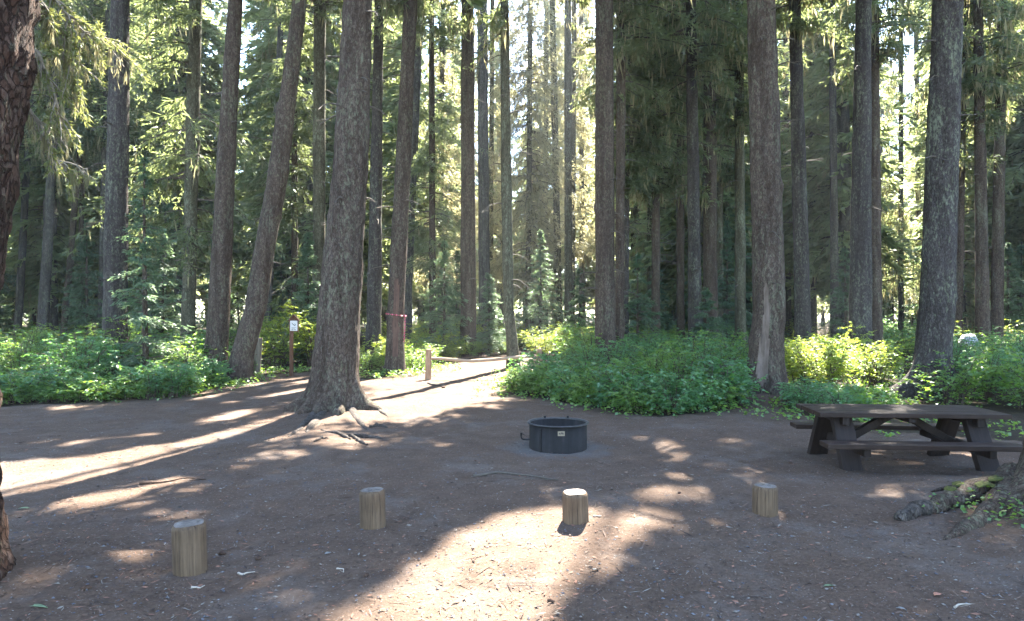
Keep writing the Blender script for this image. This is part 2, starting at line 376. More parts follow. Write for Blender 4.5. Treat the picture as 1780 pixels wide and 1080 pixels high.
# ------------------------------------------------------------------ trunks and crowns
def trunk_mesh(prof, seed, segs, rings, flare=.45, fh=.35, roots=(), rough=.02, mat='bark_brown', scars=(), H=30.0, zsplit=9.0):
    """prof(z) -> (x, y, r) in the tree's own frame. roots: (angle, reach, width, height). scars: (angle, halfwidth, z0, z1, mat, depth)"""
    n1 = int(rings*.8); z = np.concatenate([np.linspace(-.35, zsplit, n1), np.linspace(zsplit, H, rings-n1+1)[1:]])
    th = np.arange(segs)/segs*2*math.pi
    cx, cy_, r = prof(z)
    Z, TH = np.meshgrid(z, th, indexing='ij')
    zz = np.clip(Z, 0, None)
    R = r[:, None]*np.ones_like(TH)
    f = flare*np.exp(-zz/fh)*(.75+.35*vnoise(np.stack([np.cos(TH)*1.6+seed, np.sin(TH)*1.6, zz*.6], -1)))
    R = R*(1+f)
    for an, reach, wd, hh in roots:
        d = np.angle(np.exp(1j*(TH-an)))
        R = R + reach*np.exp(-(d/wd)**2)*np.exp(-zz/hh)
    C = np.stack([np.cos(TH)*r[:, None], np.sin(TH)*r[:, None], Z], -1)
    R = R*(1+.05*fbm(C*np.array([2.2, 2.2, .8])+seed*3.1, 2))
    if rough:
        q = fbm(C*np.array([14, 14, 6])+seed*1.7, 3); ridge = 1-np.abs(fbm(C*np.array([9, 9, 3.2])+seed, 2))
        R = R + rough*(.6*q+.7*(ridge-.7))
    if segs >= 26:
        rk = np.random.default_rng(seed+70)
        for _ in range(16):
            kz, ka, kw, kh = .6+rk.random()*9, rk.random()*6.28, .05+.06*rk.random(), .015+.03*rk.random()
            dA = np.angle(np.exp(1j*(TH-ka)))*r[:, None]; R = R+kh*np.exp(-(dA**2+(Z-kz)**2*.7)/kw**2)
    mi = np.zeros((len(z)-1, segs), int)
    mats = [M[mat]]
    for an, hw, z0, z1, mm, dep in scars:
        zn = (Z-z0)/(z1-z0)
        w = hw*np.sqrt(np.clip(1-(2*np.clip(zn, 0, 1)-1)**4, 0, 1))*(1+.35*vnoise(np.stack([Z*3, Z*0+seed, Z*0], -1)))
        m = (np.abs(np.angle(np.exp(1j*(TH-an)))) < w) & (zn > 0) & (zn < 1)
        R = np.where(m, R-dep, R)
        mats.append(M[mm]); mf = m[:-1] & m[1:]
        mi[mf] = len(mats)-1
    V = np.stack([cx[:, None]+np.cos(TH)*R, cy_[:, None]+np.sin(TH)*R, Z], -1)
    acc = Acc(); acc.add(V.reshape(-1, 3), gridfaces(len(z), segs, True), mi.ravel())
    return acc.mesh('trunk', mats)

def kites(acc, P, D, L, wdt, rng, mat=0, up=None):
    """leaf-shaped quads: start P, unit direction D, length L, half width wdt"""
    n = len(P)
    rv = rng.normal(size=(n, 3))*.6+(np.array([0, 0, 1.0]) if up is None else up)
    N = np.cross(D, rv); N /= np.linalg.norm(N, axis=1, keepdims=True)+1e-9
    L = L[:, None]; w = np.broadcast_to(wdt, (n,))[:, None]
    mid = P+D*L*.45
    V = np.stack([P, mid+N*w, P+D*L, mid-N*w], 1)
    acc.add(V.reshape(-1, 3), np.arange(4*n).reshape(n, 4), mat)

def unit(v): return v/(np.linalg.norm(v, axis=-1, keepdims=True)+1e-9)

def crown_mesh(base, prof, zb, H, R, nb, ntw, rng, droop=.35, rise=.1, tl=.45, tw=.035, fan=3, needle='needle', lichen=0.0, cull=True, wood=True, sector=None, taper_low=True, power=.75, name='crown', fine=True):
    """branches with hanging twigs; returns (crown mesh, lichen mesh or None) in the tree's frame"""
    base = np.asarray(base, float)
    fr = rng.random(nb)**1.15
    z0 = zb+(H-zb)*fr*.985
    L = R*(1-fr)**power*(.55+.55*rng.random(nb))
    if taper_low: L *= np.clip(.45+fr*7, 0, 1)
    az = rng.random(nb)*2*math.pi if sector is None else sector[0]+rng.normal(size=nb)*sector[1]
    px, py, _ = prof(z0)
    c0 = np.stack([px, py, z0], -1)
    h = np.stack([np.cos(az), np.sin(az), np.zeros(nb)], -1)
    dr = droop*(.6+.8*rng.random(nb)); ri = rise+(.12*rng.normal(size=nb))
    def pos(s):  # s: (nb, k)
        z = L[:, None]*(ri[:, None]*s-dr[:, None]*s*s)
        return c0[:, None]+h[:, None]*(L[:, None]*s)[..., None]+np.array([0, 0, 1.0])*z[..., None]
    acc = Acc()
    s = np.sort(.12+.9*rng.random((nb, ntw)), 1)
    P = pos(s)
    side = np.cross(h, [0, 0, 1.0])[:, None]*np.where(rng.random((nb, ntw)) < .5, -1, 1)[..., None]
    hang = np.abs(rng.normal(.35, .35, (nb, ntw)))
    D = unit(side*(.75*rng.random((nb, ntw))+.25)[..., None]+h[:, None]*(.35+.6*s)[..., None]-np.array([0, 0, 1.0])*hang[..., None])
    ln = tl*(1.15-.55*s)*(.5+.8*rng.random((nb, ntw)))*np.clip(L/R*1.6, .45, 1.1)[:, None]
    P, D, ln = P.reshape(-1, 3), D.reshape(-1, 3), ln.ravel()
    P = P+rng.normal(size=P.shape)*.03
    if cull:
        k = sun_keep(P+D*ln[:, None]*.1+base, rng) & sun_keep(P+D*ln[:, None]*.9+base, rng); P, D, ln = P[k], D[k], ln[k]
    twv = np.full(len(P), tw)
    vis = (P[:, 2]+base[2] < CAM_H+HOR/FPX*base[1]*1.06+.6) if (fine and base[1] > 0) else np.zeros(len(P), bool)
    if vis.any():
        reps = 3 if base[1] < 30 else 2; Pv, Dv, Lv = np.repeat(P[vis], reps, 0), np.repeat(D[vis], reps, 0), np.repeat(ln[vis], reps)
        Pv = Pv+Dv*(Lv*rng.random(len(Lv))*.7)[:, None]+rng.normal(size=Pv.shape)*.05
        Dv = unit(Dv+rng.normal(size=Dv.shape)*.45-np.array([0, 0, .2])); Lv = Lv*(.4+.25*rng.random(len(Lv)))
        P = np.concatenate([P[~vis], Pv]); D = np.concatenate([D[~vis], Dv]); ln = np.concatenate([ln[~vis], Lv]); twv = np.concatenate([twv[~vis], np.full(len(Pv), tw*.52)])
    nv = int((~vis).sum()); two = np.arange(len(P)) >= (nv if fine else 0)
    if fine: twv[:nv] *= 1.5
    for j in range(fan):
        if j == 0: kites(acc, P, D, ln, twv*(.7+.6*rng.random(len(P))), rng, 0)
        else:
            if j == 1: P, D, ln, twv = P[two], D[two], ln[two], twv[two]
            sg = 1 if j % 2 else -1; st = .15+.5*rng.random(len(P))
            ax = unit(np.cross(D, rng.normal(size=P.shape)*.5+[0, 0, 1.0]))
            D2 = unit(D+ax*sg*(.5+.5*rng.random(len(P)))[:, None]-np.array([0, 0, .15]))
            kites(acc, P+D*(ln*st)[:, None], D2, ln*(.75-.3*st), twv*.8*(.7+.6*rng.random(len(P))), rng, 0)
    if wood:
        t = np.linspace(0, 1, 5); Q = pos(np.tile(t, (nb, 1)))
        rr = (.012+.012*L)[:, None]*(1.05-t)[None]
        up = np.array([0, 0, 1.0]); sd = np.cross(h, up)
        ring = np.stack([Q+rr[..., None]*(sd[:, None]*math.cos(a)+up*math.sin(a)) for a in (.5, 2.6, 4.7)], 2)  # nb,5,3,3
        f0 = gridfaces(5, 3, True); F = (np.arange(nb)[:, None, None]*15+f0[None]).reshape(-1, 4)
        if cull:
            kb = np.ones(nb, bool)
            for j in (1, 2, 3, 4): kb &= sun_keep(Q[:, j]+base, rng)
            F = F.reshape(nb, -1, 4)[kb].reshape(-1, 4)
        acc.add(ring.reshape(-1, 3), F, 1)
    me = acc.mesh(name, [M[needle], M['twig']], smooth=False)
    lm = None
    if lichen > 0:
        k = rng.random(nb*ntw)
        sp = pos(np.clip(s+.02, 0, 1)).reshape(-1, 3)[k < lichen]
        if cull: sp = sp[sun_keep(sp+base, rng)]
        n = len(sp); la = Acc()
        for j in range(1):
            D = unit(np.stack([rng.normal(size=n)*.14, rng.normal(size=n)*.14, -np.ones(n)], -1))
            p = sp+rng.normal(size=(n, 3))*[.08, .08, .03]
            kites(la, p, D, .2+.65*rng.random(n)**2, .014+.022*rng.random(n), rng, 0, up=np.array([1.0, .3, 0]))
        if n: lm = la.mesh('hanging_lichen', [M['lichen']], smooth=False)
    return me, lm

def make_prof(pts, H, gx=0.0):
    """pts: (z, x, y, r) control points; beyond the last one the trunk tapers to its tip at H"""
    pts = sorted(pts); z = np.array([p[0] for p in pts])
    def prof(q):
        q = np.asarray(q, float)
        X = np.interp(q, z, [p[1] for p in pts]); Yv = np.interp(q, z, [p[2] for p in pts]); Rr = np.interp(q, z, [p[3] for p in pts])
        if len(pts) > 1:
            m = q < z[0]
            sx = (pts[1][1]-pts[0][1])/(z[1]-z[0]); X = np.where(m, pts[0][1]+sx*(q-z[0]), X)
            m = q > z[-1]; e = (pts[-1][1]-pts[-2][1])/(z[-1]-z[-2])
            X = np.where(m, pts[-1][1]+.12*e*(q-z[-1]), X)   # unseen upper trunk set nearly upright to shift its cast shadow
            Rr = np.where(m, np.maximum(pts[-1][3]*(1-(q-z[-1])/(H-z[-1]+.01)), .02), Rr)
        return X, Yv, Rr
    return prof

def dead_branches(parent, prof, z0, z1, n, rng, lmax=.9, azc=None):
    for i in range(n):
        acc = Acc()
        z = z0+(z1-z0)*rng.random(); x, y, r = [float(v) for v in prof(np.array(z))]
        a = rng.random()*6.28 if azc is None else azc+rng.normal()*.9
        l = lmax*(.25+.75*rng.random()); t = np.linspace(0, 1, 5)
        dr = .1+.5*rng.random(); wob = rng.normal(size=(5, 3))*.03*l
        pts = np.stack([x+np.cos(a)*(r*.8+l*t), y+np.sin(a)*(r*.8+l*t), z+l*(.15*t-dr*t*t)], -1)+wob*t[:, None]
        acc.tube(pts, .016*(1.1-t)+.003, 5)
        if rng.random() < .6:
            b = pts[2]; d = unit(np.array([math.cos(a+.8), math.sin(a+.8), -.4+.3*rng.random()]))
            acc.tube(np.stack([b+d*l*.45*u for u in (0, .5, 1)]), [.007, .005, .002], 4)
        obj('dead_branch', acc.mesh('dead_branch', [M['twig']]), parent)

ZONES = [(110, 'by the rough left-edge trunk'), (230, 'around the straight grey trunk'), (350, 'around the dark bare trunk'), (450, 'by the leaning pair'), (570, 'behind the notice post'), (740, 'by the ribbon tree'), (880, 'beyond the rail'),
         (1000, 'right of the path end'), (1100, 'around the stout dark-twinned trunk'), (1260, 'around the blue-grey trunk'), (1420, 'beside the bare-scarred spruce'), (1560, 'around the tapered grey trunk'), (1690, 'by the broad table-side spruce'), (9e9, 'by the far right pair')]
def zone(x, y):
    p = 890+x/y*FPX
    return next(n for e, n in ZONES if p < e)

# far whole-tree meshes used again and again are made below; first the trees one can point at.
def spruce(label, x540, w540, x0, w0, D, zb_px, H=30, R=2.9, nb=135, ntw=40, bark='bark_brown', segs=26, rings=60, seed=0, lichen=.12, base_px=None, flare=.4, fh=.4, roots=(), rough=.019, scars=(), stubs=14,
           droop=.42, needle='needle', sector=None, tl=.62, tw=.047, group=None, extra=None, taper_low=True, power=.62, rise=.1, fan=2, cull=True):
    rng = np.random.default_rng(1000+seed)
    zA, zB = zat(540, D), zat(0, D)
    xA, xB = at(x540, D), at(x0, D); cs = math.cos(math.atan((x540-890)/FPX)); rA, rB = cs*w540*D/FPX/2, cs*w0*D/FPX/2
    sl_ = (xB-xA)/(zB-zA)
    bx = at(base_px, D) if base_px is not None else xA-sl_*zA
    zg = hz(bx, D)
    pts = [(-.35, 0, 0, rA*1.08), (max(zA*.35, .3), (xA-bx)*.3 if base_px is None else (xA-bx)*.22, 0, rA*1.04), (zA-zg, xA-bx, 0, rA)]
    if extra:
        for (py, xp, w) in extra: pts.append((zat(py, D)-zg, at(xp, D)-bx, 0, cs*w*D/FPX/2))
    pts.append((zB-zg, xB-bx, 0, rB))
    prof = make_prof(pts, H)
    t = thing('spruce_tree', label, 'tree', (bx, D, zg), group=group)
    obj('trunk', trunk_mesh(prof, seed+1, segs, rings, flare, fh, roots, rough, bark, scars, H, zsplit=min(H*.6, zB+1)), t)
    zb = zat(zb_px, D)
    me, lm = crown_mesh((bx, D, zg), prof, zb, H, R, nb, ntw, rng, droop=droop, needle=needle, lichen=lichen, sector=sector, tl=tl, tw=tw, taper_low=taper_low, power=power, rise=rise, fan=fan, cull=cull)
    obj('crown', me, t)
    if lm: tag(obj('hanging_lichen', lm, t), kind='stuff')
    if stubs:
        dead_branches(t, prof, 2.2, max(zb+1, 4), stubs if D < 30 else 5, rng, .35+.02*D)
    return t, prof

PI = math.pi
# the big tree in the middle of the clearing
treeC, profC = spruce('massive spruce with flared roots standing alone in the dirt clearing', 590, 75, 622, 50, 11.9, -150, H=31, R=3.9, nb=190, ntw=46, seed=1, segs=100, rings=190, base_px=583,
    flare=.32, fh=.45, roots=[(-2.9, .42, .30, .22), (-2.2, .34, .20, .18), (-1.25, .34, .20, .17), (-.35, .42, .24, .20), (-1.75, .30, .16, .14), (1.2, .4, .3, .2)], rough=.022, extra=[(700, 584, 78), (630, 585, 80), (300, 608, 63)], lichen=.1, stubs=16)
# right-hand pair of big trees at the edge of the thicket
treeY, profY = spruce('big spruce with a tall strip of bare pale wood low on its trunk', 1338, 57, 1322, 50, 14.2, -120, H=32, R=3.6, nb=180, ntw=44, seed=2, segs=80, rings=150, base_px=1330, bark='bark_brown',
    flare=.28, fh=.6, roots=[(-2.6, .30, .3, .3), (-1.5, .15, .25, .25), (-.5, .15, .3, .3)], rough=.02, scars=[(-2.15, .30, .12, 2.25, 'scar', .035)], lichen=.2, stubs=10)
treeAE, _ = spruce('broad spruce behind the picnic table, one mossy root sweeping out sideways', 1628, 62, 1648, 55, 14.0, -110, H=32, R=3.6, nb=180, ntw=44, seed=3, segs=80, rings=150, base_px=1618, bark='bark_grey',
    flare=.30, fh=.7, roots=[(-2.95, 1.05, .26, .26), (-2.2, .3, .3, .3), (-.4, .3, .4, .3)], rough=.02, lichen=.25, stubs=10)
# mossy patch on that root
def moss_patch(parent, pts, name='moss_patch'):
    acc = Acc(); rq = np.random.default_rng(3)
    pts = [(x+r*rq.normal()*.8, y+r*rq.normal()*.8, z-.02+.03*rq.normal(), r*(.25+.45*rq.random())) for (x, y, z, r) in pts for _ in range(7)]
    for (x, y, z, r) in pts:
        n = 14; u = np.linspace(0, PI/2, 6); a = np.arange(n)/n*2*PI
        U, A = np.meshgrid(u, a, indexing='ij')
        V = np.stack([x+r*1.3*np.cos(U)*np.cos(A), y+r*np.cos(U)*np.sin(A), z+r*.55*np.sin(U)], -1)
        V += (fbm(V*30, 3)*.25*r)[..., None]
        acc.add(V.reshape(-1, 3), gridfaces(6, n, True))
    return obj(name, acc.mesh(name, [M['moss']]), parent)

# near-left and near-right trees, cut by the picture's edge
def near_tree(label, bx, by, pts, H, segs, rings, seed, bark, roots, rough, zb, R):
    zg = hz(bx, by); prof = make_prof([(z, x-bx, y-by, r) for z, x, y, r in pts], H)
    t = thing('spruce_tree', label, 'tree', (bx, by, zg))
    obj('trunk', trunk_mesh(prof, seed, segs, rings, .25, .35, roots, rough, bark, (), H, zsplit=5.0), t)
    me, lm = crown_mesh((bx, by, zg), prof, zb, H, R, 170, 44, np.random.default_rng(seed), lichen=.1, tl=.62, tw=.047, fan=2, power=.62)
    obj('crown', me, t)
    if lm: tag(obj('hanging_lichen', lm, t), kind='stuff')
    return t, prof
A_Y = 4.25
def ax_(px): return at(px-30, A_Y)
treeA, profA = near_tree('rough red-brown trunk cut off by the left picture edge', ax_(4)-.36, A_Y,
    [(-.35, ax_(12)-.40, A_Y, .42), (.25, ax_(4)-.38, A_Y, .37), (1.7, ax_(4)-.36, A_Y, .36), (2.0, ax_(22)-.355, A_Y, .355), (2.55, ax_(42)-.35, A_Y, .35), (3.6, ax_(71)-.345, A_Y, .345)], 28, 130, 260, 11, 'bark_red', [(-.6, .16, .4, .3)], .045, 9.0, 2.6)
treeB, profB = near_tree('dark trunk with a mossy foot and long pale root beside the picnic table', 4.90, 5.95,
    [(-.35, 4.90, 5.95, .48), (.4, 4.94, 5.95, .41), (1.0, 5.00, 5.95, .38), (3.5, 5.10, 5.95, .36)], 29, 90, 160, 12, 'bark_brown', [(-2.7, .30, .30, .30), (-3.05, .25, .3, .2), (-1.9, .2, .3, .25)], .02, 9.0, 2.8)

def near_bough(path, seed, n_side, l_side, needle_on=(.3, 1.0), strands=30, bare=0):
    """a bough seen close: wood, needle tufts and beard lichen, children of the left-edge tree"""
    rng = np.random.default_rng(seed); o = np.array(treeA.location); P = np.array(path, float); u = np.linspace(0, 1, 24); k = np.linspace(0, 1, len(P))
    C = np.stack([np.interp(u, k, P[:, j]) for j in range(3)], -1)+.012*np.stack([vnoise(np.stack([u*8+seed, u*0+j, u*0], -1)) for j in range(3)], -1)
    wood = Acc(); wood.tube(C-o, .012*(1.1-u)+.003, 6); nd = Acc(); li = Acc(); ends = []
    for i in range(n_side+bare):
        s = .08+.92*rng.random(); q = np.array([np.interp(s, u, C[:, j]) for j in range(3)]); main = unit(C[min(23, int(s*23)+1)]-C[max(0, int(s*23)-1)])
        d = unit(main*(.4+.5*rng.random())+rng.normal(size=3)*.55+[0, 0, -.45]); l = l_side*(.4+.8*rng.random())
        w = np.linspace(0, 1, 7); pts = q+d*(l*w)[:, None]-np.array([0, 0, 1.0])*(l*.35*w*w)[:, None]+rng.normal(size=(7, 3))*.008*w[:, None]
        wood.tube(pts-o, .0045*(1.1-w)+.001, 4)
        ends.append(pts)
        if i < n_side and rng.random() < .85 and needle_on[0] <= s+.15*rng.normal():
            m = 60; t = .25+.8*rng.random(m); b = np.stack([np.interp(t, w, pts[:, j]) for j in range(3)], -1)
            D = unit(unit(pts[-1]-pts[2])*.9+rng.normal(size=(m, 3))*.55)
            kites(nd, b-o, D, .025+.03*rng.random(m), .0035+.002*rng.random(m), rng)
    E = np.concatenate(ends)
    for i in range(strands):
        e = E[rng.integers(len(E))]; L = .05+.20*rng.random()**1.8; m = 18
        b = e+rng.normal(size=(m, 3))*.006-np.array([0, 0, 1.0])*(L*.8*rng.random(m))[:, None]+np.array([1, 0, 0])*.01*rng.normal()
        kites(li, b-o, unit(np.stack([rng.normal(size=m)*.18, rng.normal(size=m)*.18, -np.ones(m)], -1)), .04+.06*rng.random(m), .0022+.003*rng.random(m), rng, 0, np.array([1.0, .3, 0]))
    b = obj('bough', wood.mesh('bough', [M['pale_bough']]), treeA)
    if nd.n: tag(obj('needles', nd.mesh('needles', [M['needle_sun']], smooth=False), b), kind='stuff')
    tag(obj('hanging_lichen', li.mesh('hanging_lichen', [M['lichen']], smooth=False), b), kind='stuff')
M['pale_bough'] = plain('pale_bough_wood', (.20, .17, .13)); M['needle_sun'] = leaf_mat('near_bough_needles', (.09, .12, .035), (.17, .19, .06), (.26, .28, .08), .45, .04, 3)  # bough needles lighter than the rest, sunlight painted into their colour
def bp(px, py, Y): return (at(px, Y), Y, zat(py, Y))
near_bough([bp(30, -150, 4.5), bp(75, -40, 4.65), (at(110, 4.7), 4.7, zat(20, 4.7)), bp(150, 60, 4.75), bp(185, 62, 4.8)], 1, 42, .30, (.0, 1), 46)
near_bough([bp(35, -60, 4.5), bp(85, 20, 4.6), bp(110, 80, 4.7), bp(130, 130, 4.7)], 2, 34, .26, (.0, 1), 40)
near_bough([bp(45, 60, 4.5), bp(75, 110, 4.6), bp(95, 170, 4.65), bp(110, 215, 4.7)], 3, 26, .22, (.2, 1), 26)
near_bough([bp(40, 180, 4.5), bp(65, 210, 4.6), bp(95, 275, 4.65), bp(140, 290, 4.7)], 4, 16, .16, (.55, 1), 24, 18)

# trunks at the left
spruce('straight grey trunk rising from the thicket left of the leaning pair', 200, 45, 209, 33, 18.5, -60, seed=21, bark='bark_grey', base_px=200, segs=40, rings=90, lichen=.3, R=3.2, nb=160)
spruce('dark bare lower trunk with heavy black-green boughs sweeping to its left', 328, 25, 340, 23, 23, 420, seed=22, bark='bark_olive', R=3.6, nb=120, ntw=46, lichen=.12, H=28, sector=(PI, 1.3), droop=.7)
spruce('upright trunk of the leaning pair that share one foot', 381, 39, 409, 26, 18.0, -40, seed=23, bark='bark_brown', base_px=374, segs=40, rings=90, lichen=.15, extra=[(300, 392, 33)])
spruce('strongly leaning curved trunk that bows to the right over the thicket', 444, 38, 522, 25, 17.5, -60, seed=24, bark='bark_brown', base_px=412, segs=40, rings=90, extra=[(440, 459, 37), (300, 484, 36)], lichen=.15, R=2.2)
spruce('slim brown trunk just left of the massive clearing spruce', 554, 22, 556, 21, 25, 60, seed=25, bark='bark_olive', lichen=.2, stubs=20)
spruce('plain trunk close right of the massive clearing spruce', 650, 26, 659, 15, 22, -40, seed=26, bark='bark_grey', lichen=.15, segs=36, rings=90, stubs=24)
treeJ, profJ = spruce('reddish trunk with a bare streak and a pink ribbon tied round it', 688, 30, 714, 23, 20, 10, seed=27, bark='bark_brown', base_px=687, segs=40, rings=90, scars=[(-1.5, .38, .35, 2.9, 'scar_red', .012)], extra=[(300, 700, 27)], lichen=.2, stubs=18)
spruce('dark slender trunk half hidden behind the ribbon tree', 708, 14, 731, 12, 34, 250, seed=28, bark='bark_far', lichen=.1, R=3.0, H=27)
spruce('evenly round brown trunk left of the sunlit hanging boughs', 814, 27, 813, 22, 27.5, -30, seed=29, bark='bark_brown', lichen=.25, segs=36, rings=90, R=3.7, nb=190, H=32)
spruce('hazy grey trunk standing in foliage between the round brown trunk and the slim leaning one', 842, 20, 838, 18, 41, 330, seed=30, bark='bark_far', H=30, R=3.0, lichen=.35, nb=110)
spruce('slim trunk leaning left beside the sunlit lichen-draped boughs', 884, 19, 877, 14, 22, 60, seed=31, bark='bark_olive', base_px=893, extra=[(300, 880, 18)], lichen=.6, R=3.3, H=29, nb=210)
spruce('pale olive trunk, shorter of the pair behind the path end', 971, 13, 960, 10, 46, 400, seed=32, bark='bark_olive', H=25, R=2.6, lichen=.6, nb=120, needle='needle_far')
spruce('darker trunk of the pair behind the path end', 988, 14, 987, 12, 43, 260, seed=33, bark='bark_olive', H=26, R=2.6, lichen=.6, nb=120)
spruce('stout straight trunk rising out of the right thicket, left of its dark twin', 1052, 35, 1050, 30, 19.5, -40, seed=34, bark='bark_brown', segs=40, rings=90, lichen=.25, R=3.7, nb=190)
spruce('dark twin trunk pressed against the stout thicket trunk', 1077, 16, 1080, 16, 22, 180, seed=35, bark='bark_brown', lichen=.4, R=2.6, stubs=40)
spruce('thin trunk just right of the dark twin trunk', 1089, 8, 1092, 7, 26, 330, seed=36, bark='bark_grey', lichen=.3, R=1.6, H=18)
spruce('sunlit tan trunk deep between the right thicket trunks', 1132, 14, 1130, 12, 40, 430, seed=37, bark='bark_olive', lichen=.4, R=3.4, needle='needle_far', nb=120)
spruce('dim thin trunk left of the two grey trunks above the thicket', 1183, 14, 1182, 12, 34, 280, seed=38, bark='bark_brown', lichen=.4, R=3.4, nb=130, ntw=44)
spruce('blue-grey trunk above the middle of the right thicket', 1208, 24, 1201, 17, 24, 150, seed=39, bark='bark_grey', lichen=.5, R=3.2, segs=36, rings=90, nb=130, ntw=44)
spruce('wide shaded trunk just behind the blue-grey thicket trunk', 1235, 26, 1233, 20, 28, 200, seed=40, bark='bark_brown', lichen=.5, R=3.4, nb=130, ntw=44)
spruce('narrow tan-lit trunk peeking out behind the wide shaded trunk', 1252, 12, 1250, 9, 33, 320, seed=41, bark='bark_olive', lichen=.4, R=2.6)
spruce('lone mid-sized trunk left of the bare-scarred spruce', 1287, 19, 1284, 15, 28, 230, seed=42, bark='bark_olive', lichen=.4, R=2.8)
spruce('trunk close right of the bare-scarred spruce', 1395, 29, 1381, 21, 22, 60, seed=43, bark='bark_grey', lichen=.4, R=2.8, segs=36, rings=90, base_px=1396)
spruce('thin pale trunk between the bare-scarred spruce and the tapered grey one', 1451, 15, 1446, 11, 35, 80, seed=44, bark='bark_grey', lichen=.5, R=3.2, nb=120)
spruce('tapered grey trunk behind the sunlit leafy bush', 1495, 40, 1501, 28, 20, -30, seed=45, bark='bark_grey', lichen=.4, segs=40, rings=90, flare=.55, fh=.8)
spruce('slimmer trunk overlapping the tapered grey one on its right', 1523, 21, 1519, 16, 26, 120, seed=46, bark='bark_brown', lichen=.4, R=2.6)
spruce('faint thin trunk in the bright gap left of the broad spruce behind the table', 1598, 10, 1592, 9, 46, 440, seed=47, bark='bark_far', lichen=.3, R=3.0, needle='needle_far')
spruce('narrow trunk half covered by the broad spruce behind the table', 1667, 14, 1678, 11, 27, 300, seed=48, bark='bark_brown', lichen=.3, R=2.0)
spruce('dark trunk of the close pair at the far right', 1708, 26, 1700, 17, 26, 170, seed=49, bark='bark_brown', lichen=.6, R=2.8, segs=36, rings=90)
spruce('rim-lit trunk of the close pair at the far right', 1733, 24, 1742, 17, 27, 190, seed=50, bark='bark_brown', lichen=.7, R=2.8, segs=36, rings=90)
spruce('slender dark trunk nearest the right picture edge', 1768, 11, 1771, 9, 44, 420, seed=51, bark='bark_brown', lichen=.3, R=3.0)
# thin and far trunks at the left
spruce('ghostly grey trunk nearest the rough left-edge trunk', 33, 15, 62, 11, 37, 300, seed=52, bark='bark_far', lichen=.3, R=3.0)
spruce('blue-grey trunk leaning slightly right deep in the left wood', 76, 21, 106, 12, 30, 240, seed=53, bark='bark_far', lichen=.3, R=3.0)
spruce('thin dark leaning trunk left of the straight grey thicket trunk', 114, 12, 162, 9, 34, 260, seed=54, bark='bark_brown', lichen=.2, R=2.8)
spruce('thinnest dark trunk beside the thin dark leaning one', 137, 10, 153, 7, 38, 300, seed=55, bark='bark_brown', lichen=.2, R=2.8)
spruce('dead-straight trunk hiding behind the dark trunks at far left', 61, 9, 68, 7, 42, 320, seed=56, bark='bark_brown', lichen=.2, R=2.8)
spruce('pale trunk showing as a sliver behind the straight grey thicket trunk', 176, 13, 188, 9, 32, 260, seed=57, bark='bark_far', lichen=.2, R=2.4)
spruce('silvery trunk just left of the dark bare lower trunk', 309, 13, 309, 10, 38, 400, seed=58, bark='bark_far', lichen=.2, R=2.8)
spruce('pale grey trunk behind the bowed leaning trunk', 466, 14, 490, 10, 36, 330, seed=59, bark='bark_far', lichen=.2, R=2.6)
spruce('tall dark fir with full boughs right of the ribbon tree', 752, 12, 750, 9, 31, 470, seed=60, bark='bark_brown', lichen=.05, R=2.6, H=24, nb=190, ntw=44, droop=.45, power=.6)
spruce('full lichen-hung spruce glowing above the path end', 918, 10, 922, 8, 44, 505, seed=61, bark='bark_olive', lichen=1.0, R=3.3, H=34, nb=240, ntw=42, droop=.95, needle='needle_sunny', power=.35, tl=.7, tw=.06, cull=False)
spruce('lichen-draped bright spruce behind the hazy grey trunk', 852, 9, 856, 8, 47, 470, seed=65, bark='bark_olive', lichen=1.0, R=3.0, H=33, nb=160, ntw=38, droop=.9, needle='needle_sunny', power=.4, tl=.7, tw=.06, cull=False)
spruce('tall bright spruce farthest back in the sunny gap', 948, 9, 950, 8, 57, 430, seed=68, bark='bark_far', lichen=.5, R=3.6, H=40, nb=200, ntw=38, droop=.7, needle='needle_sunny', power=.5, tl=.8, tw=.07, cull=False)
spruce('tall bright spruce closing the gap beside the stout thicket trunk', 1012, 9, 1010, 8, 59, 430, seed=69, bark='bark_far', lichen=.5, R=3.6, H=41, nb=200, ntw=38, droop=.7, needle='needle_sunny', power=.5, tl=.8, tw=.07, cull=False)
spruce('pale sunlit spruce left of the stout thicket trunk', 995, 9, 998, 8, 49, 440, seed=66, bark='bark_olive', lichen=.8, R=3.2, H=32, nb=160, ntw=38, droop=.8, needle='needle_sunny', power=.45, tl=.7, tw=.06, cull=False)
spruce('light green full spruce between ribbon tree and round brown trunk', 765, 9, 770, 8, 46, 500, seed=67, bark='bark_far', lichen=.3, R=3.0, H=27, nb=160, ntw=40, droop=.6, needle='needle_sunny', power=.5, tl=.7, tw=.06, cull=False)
spruce('shaggy spruce with heavy dark boughs right of the stout thicket trunk', 1140, 15, 1140, 12, 27, 330, seed=62, bark='bark_brown', lichen=.5, R=3.0, H=27, nb=210, ntw=46, droop=.6, power=.5)
spruce('full dark fir behind the slim brown trunk', 512, 12, 512, 9, 27, 560, seed=63, bark='bark_brown', lichen=.03, R=2.0, H=20, nb=170, ntw=44, droop=.4)
spruce('full light green spruce in the bright gap right of the slimmer trunk', 1566, 10, 1566, 8, 40, 520, seed=64, bark='bark_far', lichen=.6, R=3.2, H=28, nb=200, ntw=44, droop=.6, needle='needle_far', power=.5)

